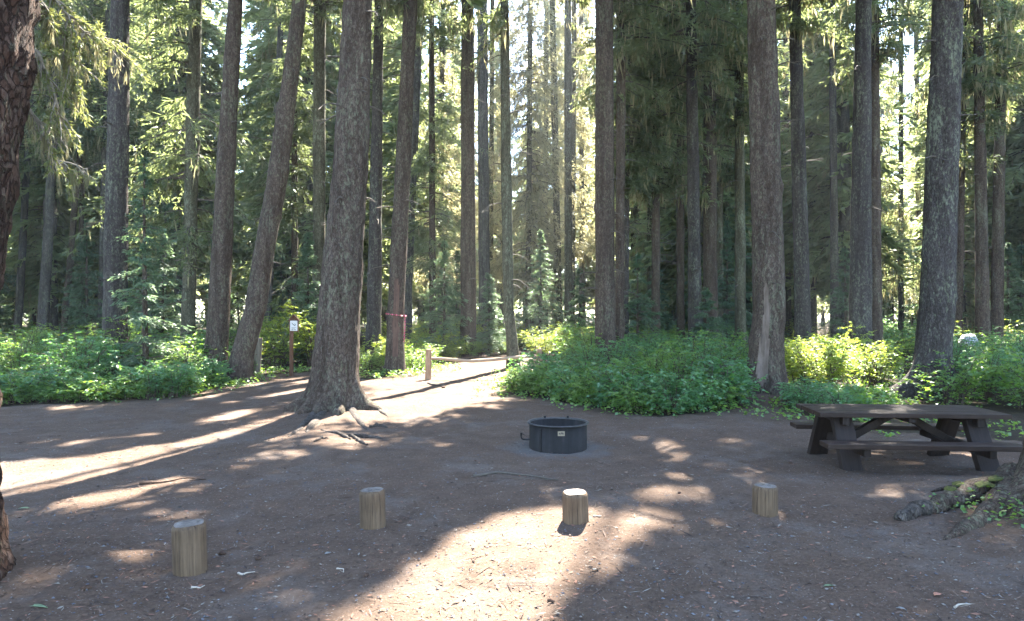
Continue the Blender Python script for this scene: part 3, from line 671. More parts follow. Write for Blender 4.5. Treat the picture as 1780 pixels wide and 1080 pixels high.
# ------------------------------------------------------------------ the wood behind: whole trees made a few times, then copied
def whole_tree(seed, H, zb, R, nb, ntw, r0, needle, bark, name, label, cat, group, droop=.45, tl=.7, tw=.06, lichen=0, power=.7, fan=2):
    rng = np.random.default_rng(seed)
    prof = make_prof([(-.3, 0, 0, r0*1.1), (H*.4, rng.normal()*.25, 0, r0*.75)], H)
    t = thing(name, label, cat, (0, 0, 0), group=group)
    obj('trunk', trunk_mesh(prof, seed, 12, 24, .3, .4, (), 0, bark, (), H, H*.5), t)
    me, lm = crown_mesh((0, 0, 0), prof, zb, H, R, nb, ntw, rng, droop=droop, needle=needle, cull=False, tl=tl, tw=tw, lichen=lichen, power=power, fan=fan, fine=False)
    obj('crown', me, t)
    if lm: tag(obj('hanging_lichen', lm, t), kind='stuff')
    return t
FAR_L = 'tall conifer far back in the hazy wood beyond the thickets'
FAR_G = 'conifers of the deep wood'
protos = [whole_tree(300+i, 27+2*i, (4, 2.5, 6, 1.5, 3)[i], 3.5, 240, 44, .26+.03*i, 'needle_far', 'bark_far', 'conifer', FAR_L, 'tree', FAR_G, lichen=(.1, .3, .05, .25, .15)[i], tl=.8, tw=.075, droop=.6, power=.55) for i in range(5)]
rng = np.random.default_rng(99)
spots = []
for D0, D1, n, mind in ((38, 50, 46, 3.0), (50, 70, 66, 3.6), (70, 110, 74, 5.0), (20, 38, 16, 4.5)):
    tries = 0; got = 0
    while got < n and tries < 4000:
        tries += 1
        D = D0+(D1-D0)*rng.random(); x = (rng.random()*2-1)*(1.0*D+3)
        if D0 == 20: x = (1 if rng.random() < .55 else -1)*(.82*D+4+rng.random()*12)
        if any(D < Y0+(20 if Y0 < 42 else 26) and at(xa, Y0)-1.5 < x-math.tan(SUN_AZ)*(D-Y0) < at(xb, Y0)+1.5 for (xa, xb), _, Y0, pr in GLOW if pr > .85 and Y0 > 20): continue
        if any(d0 < D < d1 and xa < x-math.tan(SUN_AZ)*(D-d0) < xb for d0, d1, xa, xb in ((44, 62, -8, 4), (47, 66, -26, -18), (46, 66, 22, 31), (46, 62, 12, 16))): continue
        if D < 52 and -4.5 < x-math.tan(SUN_AZ)*(D-18) < 2.2: continue
        if all((x-a)**2+(D-b)**2 > mind**2 for a, b in spots): spots.append((x, D)); got += 1
for i, (x, D) in enumerate(spots):
    p = protos[i % 5]; sc = .85+.35*rng.random(); rz = rng.random()*6.28
    if i < 5: p.location = (x, D, hz(x, D)); p.rotation_euler = (0, 0, rz); p.scale = (sc,)*3
    else: p = copy_thing(p, (x, D, hz(x, D)), rz, sc)
    row = 'nearer row' if D < 50 else 'middle rows' if D < 70 else 'deepest rows'
    p['label'] = 'hazy conifer in the %s of the far wood, %s' % (row, zone(x, D)); p['group'] = 'far wood conifers, %s, %s' % (row, zone(x, D))

# the last of the wood, too far to tell its trees apart
def far_wood():
    rng = np.random.default_rng(77); acc = Acc(); n = 36000
    D = 112+50*rng.random(n); X = (rng.random(n)*2-1)*1.5*D; c = np.round(X/3.4)*3.4+rng.normal(size=n)*1.5*(1.1-rng.random(n))
    top = 24+7*vnoise(np.stack([np.round(X/3.4)*1.7, D*.0, D*0], -1)); Z = rng.random(n)**.8*top
    d = unit(np.stack([rng.normal(size=n), rng.normal(size=n), -.7+0*X], -1))
    kites(acc, np.stack([c, D, Z], -1), d, 1.2+1.4*rng.random(n), .22+.25*rng.random(n), rng)
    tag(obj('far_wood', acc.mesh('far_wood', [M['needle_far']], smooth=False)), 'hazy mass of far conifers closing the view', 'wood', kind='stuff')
far_wood()

# young firs standing in the understorey
def young_fir(label, px, D, top_px, R, seed, base_px=None, needle='needle_young', lichen=0, nbm=30):
    H = zat(top_px, D); x = at(px, D); rng = np.random.default_rng(500+seed); r0 = .02+.011*H
    prof = make_prof([(-.2, 0, 0, r0), (H*.5, rng.normal()*.04, 0, r0*.6)], H)
    zg = hz(x, D); t = thing('young_fir', label, 'young tree', (x, D, zg))
    obj('trunk', trunk_mesh(prof, seed, 10, 20, .2, .2, (), 0, 'bark_brown', (), H, H*.5), t)
    # whorls of flat boughs
    acc_needle, _ = crown_mesh((x, D, zg), prof, .25, H, R, int(nbm*H*.9), 30, rng, droop=.22, rise=.12, tl=.26, tw=.018, needle=needle, cull=False, power=.85, fan=3, fine=False)
    obj('crown', acc_needle, t)
    return t
young_fir('young fir with thin tiered boughs beside the straight grey thicket trunk', 254, 17.5, 270, 1.35, 1, nbm=20)
young_fir('small dark fir at the foot of the slim brown trunk', 535, 24, 400, 1.3, 2)
young_fir('young blue-green fir between the ribbon tree and the round brown trunk', 772, 27, 415, 1.4, 3)
young_fir('bushy young fir right behind the round brown trunk', 850, 28, 470, 1.15, 4)
young_fir('bright young fir standing in the sunny gap beyond the rail', 938, 33, 400, 1.7, 5)
young_fir('shadowy young fir at the back of the right thicket', 1108, 26, 440, 1.5, 6, nbm=24)
young_fir('small fir low between the two grey thicket trunks', 1228, 23, 500, 1.0, 7)
young_fir('tall pole-like young fir left of the bare-scarred spruce', 1262, 31, 380, 1.3, 8)
young_fir('feathery young fir near the far right pair of trunks', 1752, 30, 420, 1.7, 9)
young_fir('light young fir seen between the leaning trunks and the left thicket', 282, 25, 400, 1.6, 10)
young_fir('young fir right of the thin pale trunk', 1470, 28, 430, 1.3, 11)
young_fir('dim young fir in the wood at far left', 150, 30, 380, 1.6, 12)

UND_L = 'sapling fir in the dim understorey far behind the thickets'
und = [whole_tree(400+i, 5+2*i, .2, 1.3+.25*i, 80, 26, .05+.02*i, 'needle_young', 'bark_far', 'sapling_fir', UND_L, 'young tree', 'sapling firs of the understorey', droop=.2, tl=.42, tw=.04, power=.85) for i in range(3)]
rng = np.random.default_rng(31); got = []
while len(got) < 90:
    D = 34+56*rng.random()**1.3; x = (rng.random()*2-1)*(.78*D)
    if all((x-a)**2+(D-b)**2 > 2.2**2 for a, b in got):
        i = len(got); got.append((x, D)); sc = .7+.5*rng.random()
        q = und[i % 3]
        if i < 3: und[i].location = (x, D, hz(x, D)); und[i].scale = (sc,)*3
        else: q = copy_thing(und[i % 3], (x, D, hz(x, D)), rng.random()*6.28, sc)
        row = 'near' if D < 52 else 'deep'
        q['label'] = '%s sapling fir in the dim understorey, %s' % (row, zone(x, D)); q['group'] = '%s understorey saplings, %s' % (row, zone(x, D))

# ------------------------------------------------------------------ shrubs
def shrub_proto(seed, Hs, Rs, leaf, ns=20, leaf_len=.068, label='', group='', nl=12):
    rng = np.random.default_rng(seed)
    t = thing('leafy_shrub', label, 'shrub', (0, 0, 0), group=group)
    st = Acc(); lf = Acc()
    Pn, Dn, Ln = [], [], []
    for i in range(ns):
        a = rng.random()*6.28; reach = Rs*(.25+.75*rng.random()); h = Hs*(.55+.45*rng.random())*(1-.35*(reach/Rs)**2)
        u = np.linspace(0, 1, 7); b0 = np.array([rng.normal()*.12, rng.normal()*.12, 0])
        pts = b0+np.stack([np.cos(a)*reach*u**1.2, np.sin(a)*reach*u**1.2, h*np.sin(u*1.45)/math.sin(1.45)], -1)
        pts += rng.normal(size=pts.shape)*.02*u[:, None]
        st.tube(pts, .009*(1.1-u)+.002, 4, cap=False)
        for k in range(11):
            s = .22+.78*(k+rng.random())/11; q = np.array([np.interp(s, u, pts[:, j]) for j in range(3)])
            b = a+(1 if k % 2 else -1)*(.5+.9*rng.random()); l = (.20+.26*rng.random())*(1.15-.4*s)
            d = unit(np.array([math.cos(b), math.sin(b), .05+.3*rng.normal()]))
            if k % 2: st.tube(np.stack([q, q+d*l*.5, q+d*l-[0, 0, .05*l]]), [.004, .003, .0015], 3, cap=False)
            for m in range(nl):
                w = .15+.9*(m+rng.random()*.5)/nl; sg = 1 if m % 2 else -1
                c = b+sg*(.55+.5*rng.random())
                Pn.append(q+d*l*w-[0, 0, .05*l*w*w]); Dn.append([math.cos(c), math.sin(c), -.1+.28*rng.normal()]); Ln.append(leaf_len*(.6+.7*rng.random()))
    P, D, L = np.array(Pn), unit(np.array(Dn)), np.array(Ln)
    kites(lf, P, D, L, L*.27, rng)
    obj('stems', st.mesh('stems', [M['stem']]), t)
    tag(obj('foliage', lf.mesh('foliage', [M[leaf]], smooth=False), t), kind='stuff')
    return t

def scatter(poly_px, n, mind, seed, hfun=None):
    """points inside a ground polygon given by where the photograph shows its corners"""
    rng = np.random.default_rng(seed); poly = [gp(*p) for p in poly_px]; pts = []
    xs = [p[0] for p in poly]; ys = [p[1] for p in poly]
    for _ in range(n*60):
        if len(pts) >= n: break
        x = min(xs)+(max(xs)-min(xs))*rng.random(); y = min(ys)+(max(ys)-min(ys))*rng.random()
        if inpoly(np.array([x]), np.array([y]), poly)[0] and all((x-a)**2+(y-b)**2 > mind**2 for a, b in pts): pts.append((x, y))
    return pts

def thicket(poly, n, mind, seed, leafs, label, group, hs=(1.1, 1.5), rs=.8, sc=(.8, 1.15)):
    ps = [shrub_proto(seed*10+i, hs[0]+(hs[1]-hs[0])*(i/max(1, len(leafs)-1)), rs, l, label=label, group=group, leaf_len=(.054, .064, .058, .070)[(i+seed) % 4], ns=(24, 21, 23, 20)[(i+seed) % 4]) for i, l in enumerate(leafs)]
    rng = np.random.default_rng(seed)
    for i, (x, y) in enumerate(scatter(poly, n, mind, seed)):
        k = sc[0]+(sc[1]-sc[0])*rng.random(); p = ps[i % len(ps)]; loc = (x, y, hz(x, y)-.02)
        if i < len(ps): p.location = loc; p.rotation_euler = (0, 0, rng.random()*6.28); p.scale = (k, k, k)
        else: p = copy_thing(p, loc, rng.random()*6.28, (k, k, k*(.9+.2*rng.random())))
        p['label'] = label+', '+zone(x, y); p['group'] = group+', '+zone(x, y)

thicket([(-120, 690), (150, 682), (300, 672), (392, 655), (410, 632), (300, 627), (-120, 633)], 44, .62, 1, ['leaf_blue', 'leaf', 'leaf_blue', 'leaf'],
        'cool green shrub in the left thicket', 'shrubs of the left thicket', (1.05, 1.45), .8)
thicket([(-120, 632), (300, 626), (420, 628), (440, 600), (-150, 596)], 34, 1.2, 2, ['leaf', 'leaf_yellow', 'leaf'],
        'sun-flecked shrub behind the left thicket', 'shrubs behind the left thicket', (1.3, 1.8), 1.1)
thicket([(962, 676), (1000, 686), (1060, 702), (1150, 712), (1235, 700), (1262, 680), (1285, 640), (1200, 628), (985, 632)], 44, .6, 3, ['leaf', 'leaf_blue', 'leaf', 'leaf_blue'],
        'dense green shrub behind the fire ring', 'shrubs of the thicket behind the fire ring', (1.0, 1.4), .8)
thicket([(960, 628), (1300, 628), (1320, 592), (960, 592)], 30, 1.2, 4, ['leaf', 'leaf_yellow', 'leaf_blue'],
        'tall shrub at the back of the middle thicket', 'shrubs at the back of the middle thicket', (1.2, 1.6), 1.1)
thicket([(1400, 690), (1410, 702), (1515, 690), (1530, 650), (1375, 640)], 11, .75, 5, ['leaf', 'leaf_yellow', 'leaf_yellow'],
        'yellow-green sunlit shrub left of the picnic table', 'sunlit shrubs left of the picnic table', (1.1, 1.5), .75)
thicket([(1650, 715), (1900, 740), (1900, 640), (1650, 640)], 20, .8, 6, ['leaf_blue', 'leaf', 'leaf_blue'],
        'leafy green shrub close behind the picnic table', 'shrubs behind the picnic table', (1.0, 1.4), .85)
thicket([(1375, 638), (1900, 638), (1850, 594), (1375, 594)], 34, 1.3, 7, ['leaf', 'leaf_yellow', 'leaf_blue'],
        'shrub deep in the wood behind the table', 'shrubs deep behind the picnic table', (1.2, 1.7), 1.1)
thicket([(632, 650), (730, 650), (735, 625), (632, 625)], 9, .8, 8, ['leaf', 'leaf_yellow'],
        'light green shrub at the foot of the ribbon tree', 'shrubs at the foot of the ribbon tree', (.9, 1.15), .8)
thicket([(445, 640), (556, 642), (556, 604), (440, 604)], 16, 1.0, 9, ['leaf_yellow', 'leaf', 'leaf_yellow'],
        'bright yellow-green shrub behind the little notice post', 'bright shrubs behind the notice post', (1.6, 2.5), 1.1)
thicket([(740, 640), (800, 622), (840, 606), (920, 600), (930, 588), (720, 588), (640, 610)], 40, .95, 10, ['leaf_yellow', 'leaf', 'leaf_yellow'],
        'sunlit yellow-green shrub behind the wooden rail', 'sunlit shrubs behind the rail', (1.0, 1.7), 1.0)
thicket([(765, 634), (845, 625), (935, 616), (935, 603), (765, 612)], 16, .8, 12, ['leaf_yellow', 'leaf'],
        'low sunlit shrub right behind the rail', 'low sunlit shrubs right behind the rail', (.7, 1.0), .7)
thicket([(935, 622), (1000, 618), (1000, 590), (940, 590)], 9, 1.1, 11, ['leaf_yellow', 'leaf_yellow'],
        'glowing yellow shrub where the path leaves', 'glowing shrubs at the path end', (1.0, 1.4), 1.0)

thicket([(-100, 698), (150, 692), (300, 684), (392, 664), (420, 648), (415, 655), (300, 692), (150, 699), (-100, 705)], 26, .35, 21, ['leaf', 'leaf_blue'],
        'knee-high shrub fringing the left thicket', 'low shrubs fringing the left thicket', (.55, .75), .5)
thicket([(935, 672), (970, 686), (1060, 700), (1150, 716), (1235, 708), (1262, 698), (1262, 704), (1150, 725), (1060, 710), (965, 694), (905, 684)], 32, .35, 22, ['leaf', 'leaf_blue'],
        'knee-high shrub fringing the middle thicket', 'low shrubs fringing the thicket behind the fire ring', (.55, .8), .5)
thicket([(1385, 712), (1440, 725), (1500, 728), (1520, 715), (1520, 700), (1420, 700)], 6, .6, 23, ['leaf', 'leaf_blue'],
        'ankle-high plant just behind the picnic table', 'low shrubs close behind the picnic table', (.4, .6), .5)

# low ground cover along the edges of the thickets
def ground_cover():
    rng = np.random.default_rng(5); acc = Acc(); P = []
    lines = [[(-100,700),(150,696),(300,690),(390,672),(440,655),(500,650)], [(500,652),(556,650)], [(632,662),(720,652),(760,640)], [(930,655),(895,688),(960,698),(1060,712),(1150,728),(1250,715)],
             [(1380,712),(1430,730),(1560,748),(1780,768)], [(1400,735),(1470,745)], [(1690,903),(1790,920)], [(1700,890),(1800,900)], [(1720,915),(1820,935)]]
    for li, ln in enumerate(lines):
        for (a, b) in zip(ln[:-1], ln[1:]):
            A = np.array(gp(*a)); B = np.array(gp(*b)); L = np.hypot(*(B-A)); n = int(L*(26 if li < 6 else 30))
            t = rng.random(n)[:, None]; w = (.45 if li < 6 else .15)
            q = A+(B-A)*t+rng.normal(size=(n, 2))*[w, w*.8]+np.array([0, w*.7 if li < 6 else 0]); P.append(q)
    Yq = 12+26*rng.random(5200); Xq = (rng.random(5200)*2-1)*(.8*Yq); m = ~inpoly(Xq, Yq, CLEAR) & (vnoise(np.stack([Xq*.7, Yq*.7, Xq*0], -1)) > -.25)
    P.append(np.stack([Xq[m], Yq[m]], -1))
    P = np.concatenate(P); z = hgt(P[:, 0], P[:, 1])
    for k in range(9):
        a = rng.random(len(P))*6.28; l = .04+.05*rng.random(len(P)); hgt0 = .03+.13*rng.random(len(P))
        o = rng.normal(size=(len(P), 2))*.05
        l = np.where(P[:, 1] < 7, l*.6, l)
        kites(acc, np.stack([P[:, 0]+o[:, 0], P[:, 1]+o[:, 1], z+hgt0], -1), unit(np.stack([np.cos(a), np.sin(a), -.2+.3*rng.normal(size=len(P))], -1)), l, l*.33, rng)
    tag(obj('ground_cover', acc.mesh('ground_cover', [M['leaf']], smooth=False)), 'low leafy ground cover along the thicket edges', 'ground cover', kind='stuff')
ground_cover()

# ------------------------------------------------------------------ loose litter on the clearing floor
def litter(name, label, n, mats, kind, smin, smax, seed, clump=.5):
    rng = np.random.default_rng(seed)
    Y = 3.2*(20/3.2)**(rng.random(n*3)**.85); X = (rng.random(n*3)*2-1)*(.80*Y+.4)
    ok = inpoly(X, Y, CLEAR) & (vnoise(np.stack([X*.9, Y*.9, X*0+seed], -1))*.5+.5 > clump*rng.random(n*3))
    X, Y = X[ok][:n], Y[ok][:n]; n = len(X)
    s = smin+(smax-smin)*rng.random(n)**2.5
    z = hgt(X, Y)+.004; a = rng.random(n)*6.28
    d = np.stack([np.cos(a), np.sin(a), rng.normal(size=n)*.12], -1)
    acc = Acc()
    if kind == 'pebble':
        e = np.stack([-np.sin(a), np.cos(a), np.zeros(n)], -1)*s[:, None]*(.4+.4*rng.random(n))[:, None]; f = d*s[:, None]
        c = np.stack([X, Y, z], -1); up = np.array([0, 0, 1.0])*s[:, None]*.45
        V = np.stack([c+f, c+e, c-f, c-e, c+up+f*.2], 1)
        F = (np.arange(n)[:, None, None]*5+np.array([[0, 1, 4], [1, 2, 4], [2, 3, 4], [3, 0, 4]])[None]).reshape(-1, 3)
        acc.add(V.reshape(-1, 3), F, rng.integers(0, len(mats), n).repeat(4))
    else:
        w = s*(.06 if kind == 'needle' else .32)
        e = np.stack([-np.sin(a), np.cos(a), rng.normal(size=n)*.3], -1)*w[:, None]; f = d*s[:, None]
        c = np.stack([X, Y, z+.004+w*.3], -1)
        V = np.stack([c-f, c+e*(.7+.5*rng.random(n))[:, None], c+f, c-e], 1)
        acc.add(V.reshape(-1, 3), np.arange(4*n).reshape(n, 4), rng.integers(0, len(mats), n))
    tag(obj(name, acc.mesh(name, mats, smooth=False)), label, 'litter', kind='stuff')
g_dark = plain('litter_dark', (.045, .03, .022)); g_mid = plain('litter_brown', (.13, .085, .06)); g_pale = plain('litter_pale', (.17, .15, .125)); g_stone = plain('stone_bluish', (.115, .115, .122)); g_st2 = plain('stone_dark', (.07, .07, .078)); g_red = plain('litter_red', (.20, .10, .065))
litter('wood_chips', 'scattered bark chips and dry leaf scraps on the clearing floor', 15000, [g_dark, g_mid, g_mid, g_dark, g_pale, g_red], 'chip', .006, .028, 1)
litter('needle_litter', 'fallen needles and twig bits strewn over the clearing floor', 16000, [g_mid, g_red, g_dark, g_mid, g_dark, g_pale], 'needle', .012, .05, 2)
litter('twig_litter', 'broken dark twigs scattered over the clearing floor', 700, [g_dark, g_mid, g_dark], 'needle', .03, .12, 4, .8)
litter('bark_crumbs', 'drifts of dark bark crumbs on the clearing floor', 9000, [g_dark, g_dark, g_red], 'chip', .006, .022, 5, 1.0)
litter('pebbles', 'small grey pebbles scattered over the clearing floor', 5500, [g_stone, g_st2, g_st2, g_pale], 'pebble', .005, .018, 3)

# ------------------------------------------------------------------ wood for made things
M['post_wood'] = wood_mat('treated_post_wood', (.070, .046, .028), (.165, .112, .068), (75, 75, 3.0))
M['post_top'] = wood_mat('weathered_post_top', (.10, .085, .072), (.24, .21, .185), (18, 18, 18))
M['fence_wood'] = wood_mat('fence_wood', (.23, .14, .08), (.42, .27, .165), (30, 30, 3))
M['rail_wood'] = wood_mat('rail_wood', (.26, .18, .12), (.46, .33, .22), (3, 30, 30))
M['grey_wood'] = wood_mat('grey_weathered_wood', (.12, .10, .075), (.25, .21, .155), (30, 30, 3))
M['sign_wood'] = wood_mat('brown_stained_wood', (.085, .042, .024), (.18, .095, .052), (30, 30, 3))
M['table_wood'] = wood_mat('dark_painted_planks', (.021, .0125, .009), (.048, .030, .0225), (2.5, 40, 40), .55, .25)
M['table_leg'] = wood_mat('dark_painted_legs', (.017, .0115, .009), (.038, .026, .021), (40, 40, 3), .65, .25)
M['paper'] = plain('notice_paper', (.62, .61, .58), .7, .04, 8, .02)
M['ink'] = plain('notice_ink', (.12, .13, .12), .8, .2, 60, .0)

# four bollards
def bollard(px, base_py, top_py, w_px, label, seed, tilt=0.0):
    Yf = FPX*CAM_H/(base_py-HOR); r = w_px*Yf/FPX/2; Y = Yf+r; x = at(px, Y); Hb = CAM_H-(top_py-HOR)*(Y-r*.2)/FPX
    zg = hz(x, Y); Hb -= zg
    t = thing('wooden_bollard', label, 'bollard', (x, Y, zg), group='short round posts along the front of the clearing'); t.rotation_euler = (tilt*1.5, tilt*3, seed*1.3)
    n = 72; th = np.arange(n)/n*2*PI
    rng = np.random.default_rng(seed)
    cracks = [(rng.random()*6.28, .02+.02*rng.random(), .008+.008*rng.random(), rng.random()) for _ in range(4)]
    z = np.concatenate([np.linspace(-.25, Hb-.035, 22), [Hb-.022, Hb-.010, Hb]])
    Z, TH = np.meshgrid(z, th, indexing='ij'); R = np.full(Z.shape, r)
    C = np.stack([np.cos(TH), np.sin(TH), Z*3], -1)
    R = R*(1+.03*fbm(C*1.3+seed*5, 2)+.008*fbm(C*np.array([7, 7, .8])+seed, 2))
    for (a, w, d, p) in cracks:
        dd = np.angle(np.exp(1j*(TH-a-.05*np.sin(Z*9+p*6)))); R = R-d*np.exp(-(dd/w)**2)*np.clip((Z-Hb*(p-.3))/.12, 0, 1)*np.clip((Hb+.01-Z)/.05, .25, 1)
    top = np.array([0]*22+[.001, .005, .013]); R = R-top[:, None]*(1+.35*vnoise(C*3+seed)[:, :])
    Zt = Z+np.where(np.arange(len(z))[:, None] >= 22, .005*vnoise(C*1.2+seed), 0)
    body = Acc(); body.add(np.stack([np.cos(TH)*R, np.sin(TH)*R, Zt], -1).reshape(-1, 3), gridfaces(len(z), n, True))
    obj('shaft', body.mesh('shaft', [M['post_wood']]), t)
    k = np.linspace(1, 0.0, 9); Rt = R[-1][None]*k[:, None]; ZT = Zt[-1][None]+.003*(1-k[:, None])+.005*vnoise(np.stack([np.cos(th)[None]*Rt*45, np.sin(th)[None]*Rt*45, Rt*0+seed], -1))*np.where(k[:, None] < .95, 1, 0)
    cap = Acc(); cap.add(np.stack([np.cos(th)[None]*Rt, np.sin(th)[None]*Rt, ZT], -1).reshape(-1, 3), gridfaces(9, n, True))
    obj('top', cap.mesh('top', [M['post_top']]), t)
bollard(331, 1008, 911, 57, 'tallest wooden bollard, standing nearest the massive left-edge trunk', 3, .01)
bollard(648, 926, 853, 45, 'shaded wooden bollard straight in front of the massive clearing spruce', 5, -.01)
bollard(1000.5, 915, 856, 46, 'sunlit wooden bollard casting a small shadow in front of the fire ring', 8, .01)
bollard(1330, 905, 845, 43, 'greenish wooden bollard standing nearest the picnic table', 12)

# fire ring
def lathe(acc, prof, n=64, mat=0):
    a = np.arange(n)/n*2*PI; pr = np.array(prof)
    V = np.stack([pr[:, 0:1]*np.cos(a)[None], pr[:, 0:1]*np.sin(a)[None], np.repeat(pr[:, 1:2], n, 1)], -1)
    acc.add(V.reshape(-1, 3), gridfaces(len(pr), n, True), mat)
def fire_ring():
    Yc = FPX*CAM_H/(788-HOR)+.35; x = at(970, Yc); r = 50*Yc/FPX; zg = hz(x, Yc); h = CAM_H-(734-HOR)/FPX*Yc-zg
    s = Nodes('ring_steel'); v = s.coord('Object'); st = s.noise(s.coord('Object', (14, 14, .6)), 1.5, 5, .6); f = s.noise(v, 18, 5, .7)
    col = s.ramp(s.math('ADD', s.math('MULTIPLY', st, .6), s.math('MULTIPLY', f, .4)), [(.35, (.0065, .006, .0055)), (.55, (.013, .012, .0118)), (.78, (.034, .030, .027))])
    steel = s.principled(col, .7, s.bump(f, .15, .01), .2, 0)
    rim = plain('ring_rim_steel', (.040, .041, .043), .55, .35, 20, .1, .2, .35)
    black = plain('ring_black_iron', (.015, .015, .016), .6, .3, 30, .1, .3)
    ash = plain('ash', (.10, .095, .09), .95, .6, 30, .6)
    t = thing('fire_ring', 'black steel fire ring with a rolled rim in the middle of the dirt clearing', 'fire ring', (x, Yc, zg))
    a = Acc(); lathe(a, [(r, -.12), (r, h-.012), (r-.006, h-.012), (r-.006, -.12)], 72)
    obj('barrel', a.mesh('barrel', [steel]), t)
    b = Acc(); lathe(b, [(r-.008, h-.010), (r+.024, h-.008), (r+.028, h+.002), (r+.022, h+.010), (r-.004, h+.006), (r-.010, h-.004), (r-.008, h-.010)], 72)
    obj('rim', b.mesh('rim', [rim]), t)
    # vertical weld seam, handle hook, tabs, sticker
    c = Acc(); an = -2.25; c.box((math.cos(an)*(r+.002), math.sin(an)*(r+.002), h*.45), (.012, .02, h*.86), 0, [[math.cos(an), -math.sin(an), 0], [math.sin(an), math.cos(an), 0], [0, 0, 1]])
    obj('weld_seam', c.mesh('weld_seam', [steel], False), t)
    d = Acc(); an = 3.35
    p0 = np.array([math.cos(an)*(r-.01), math.sin(an)*(r-.01), .13])
    pts = [p0, p0+[-.05, 0, -.003], p0+[-.095, 0, 0], p0+[-.115, 0, .012], p0+[-.122, 0, .04], p0+[-.124, 0, .085]]
    d.tube(pts, .011, 8); obj('grate_handle', d.mesh('grate_handle', [black]), t)
    for an in (1.15, 2.0):
        e = Acc(); e.box((math.cos(an)*r, math.sin(an)*r, h+.018), (.03, .022, .03)); obj('rim_tab', e.mesh('rim_tab', [black], False), t)
    g = Acc(); an0 = -1.53; ww, hh, z0 = .085, .058, h-.085
    aa = an0+np.linspace(-1, 1, 7)*ww/2/r
    V = np.concatenate([np.stack([np.cos(aa)*(r+.003), np.sin(aa)*(r+.003), np.full(7, z0-hh/2)], -1), np.stack([np.cos(aa)*(r+.003), np.sin(aa)*(r+.003), np.full(7, z0+hh/2)], -1)])
    g.add(V, gridfaces(2, 7, False)); lab = obj('sticker', g.mesh('sticker', [plain('sticker_buff', (.22, .18, .12), .6, .15, 60, .02)], False), t)
    ic = Acc(); rr = np.random.default_rng(2)
    for (u, vv, w, hgt_) in [(-.02, .004, .022, .016), (.008, .006, .026, .02), (.024, 0, .012, .014), (-.012, -.012, .03, .006), (.018, -.014, .022, .006)]:
        aa = an0+np.array([u-w/2, u+w/2])/r; zz = z0+np.array([vv-hgt_/2, vv+hgt_/2])
        ic.add([[math.cos(q)*(r+.0045), math.sin(q)*(r+.0045), zq] for zq in zz for q in aa], [[0, 1, 3, 2]])
    obj('sticker_print', ic.mesh('sticker_print', [plain('print_dark', (.06, .05, .04))], False), lab)
    k = Acc(); rad = np.linspace(r-.008, 0, 12); th = np.arange(40)/40*2*PI; RR, TT = np.meshgrid(rad, th, indexing='ij')
    V = np.stack([RR*np.cos(TT), RR*np.sin(TT), .05+0*RR], -1); V[..., 2] += .03*fbm(V*9, 3); k.add(V.reshape(-1, 3), gridfaces(12, 40, True)); obj('ash_bed', k.mesh('ash_bed', [ash]), t)
fire_ring()

# picnic table
def picnic_table():
    L, zt, zb = 2.03, .615, .335
    Yf = 7.6; x0 = 3.45
    yaw = math.radians(-4.5)
    x, y = x0+L/2, Yf+.40; zg = hz(x, y)
    t = thing('picnic_table', 'dark brown wooden picnic table with attached benches at the thicket edge', 'picnic table', (x, y, zg), yaw)
    def plank(name, c, d, mat='table_wood', rot=None):
        a = Acc(); a.box((0, 0, 0), d, 0); me = a.mesh(name, [M[mat]], False)
        o = obj(name, me, t); o.location = c
        if rot is not None: o.rotation_euler = rot
        b = o.modifiers.new('edge', 'BEVEL'); b.width = .006; b.segments = 2
        return o
    w = .198; top = zt-zg
    for i in range(4):
        plank('tabletop_board', ((.004, -.003, .005, 0)[i], -.306+i*.204, top-.026+(0, .001, -.001, .001)[i]), (L, w, .052))
    for sy in (-1, 1):
        plank('bench_board', (.05*sy, sy*.66, zb-zg-.027), (L, .25, .054))
    for sx in (-1, 1):
        ex = sx*(L/2-.30)
        plank('top_batten', (ex, 0, top-.052-.045), (.075, .74, .09), 'table_leg')
        plank('bench_support', (ex+.08*sx*-1, 0, zb-zg-.054-.045), (.07, 1.46, .088), 'table_leg')
        for sy in (-1, 1):
            z1 = top-.054; z0 = -.06; y1, y0 = sy*.20, sy*.56
            ln = math.hypot(z1-z0, y1-y0); ang = math.atan2(y0-y1, z1-z0)
            plank('leg', (ex, (y0+y1)/2, (z0+z1)/2), (.215, .09, ln-.02), 'table_leg', (ang, 0, 0))
        # diagonal brace from bench support to the middle of the top
        xa, za, xb, zb_ = ex-.11*sx, zb-zg-.10, sx*.07, top-.06
        ln = math.hypot(xb-xa, zb_-za); ang = -math.atan2(zb_-za, xb-xa)
        plank('brace', ((xa+xb)/2, 0, (za+zb_)/2), (ln, .08, .085), 'table_leg', (0, ang, 0))
    plank('top_batten', (0, 0, top-.052-.03), (.08, .72, .058), 'table_leg')
picnic_table()

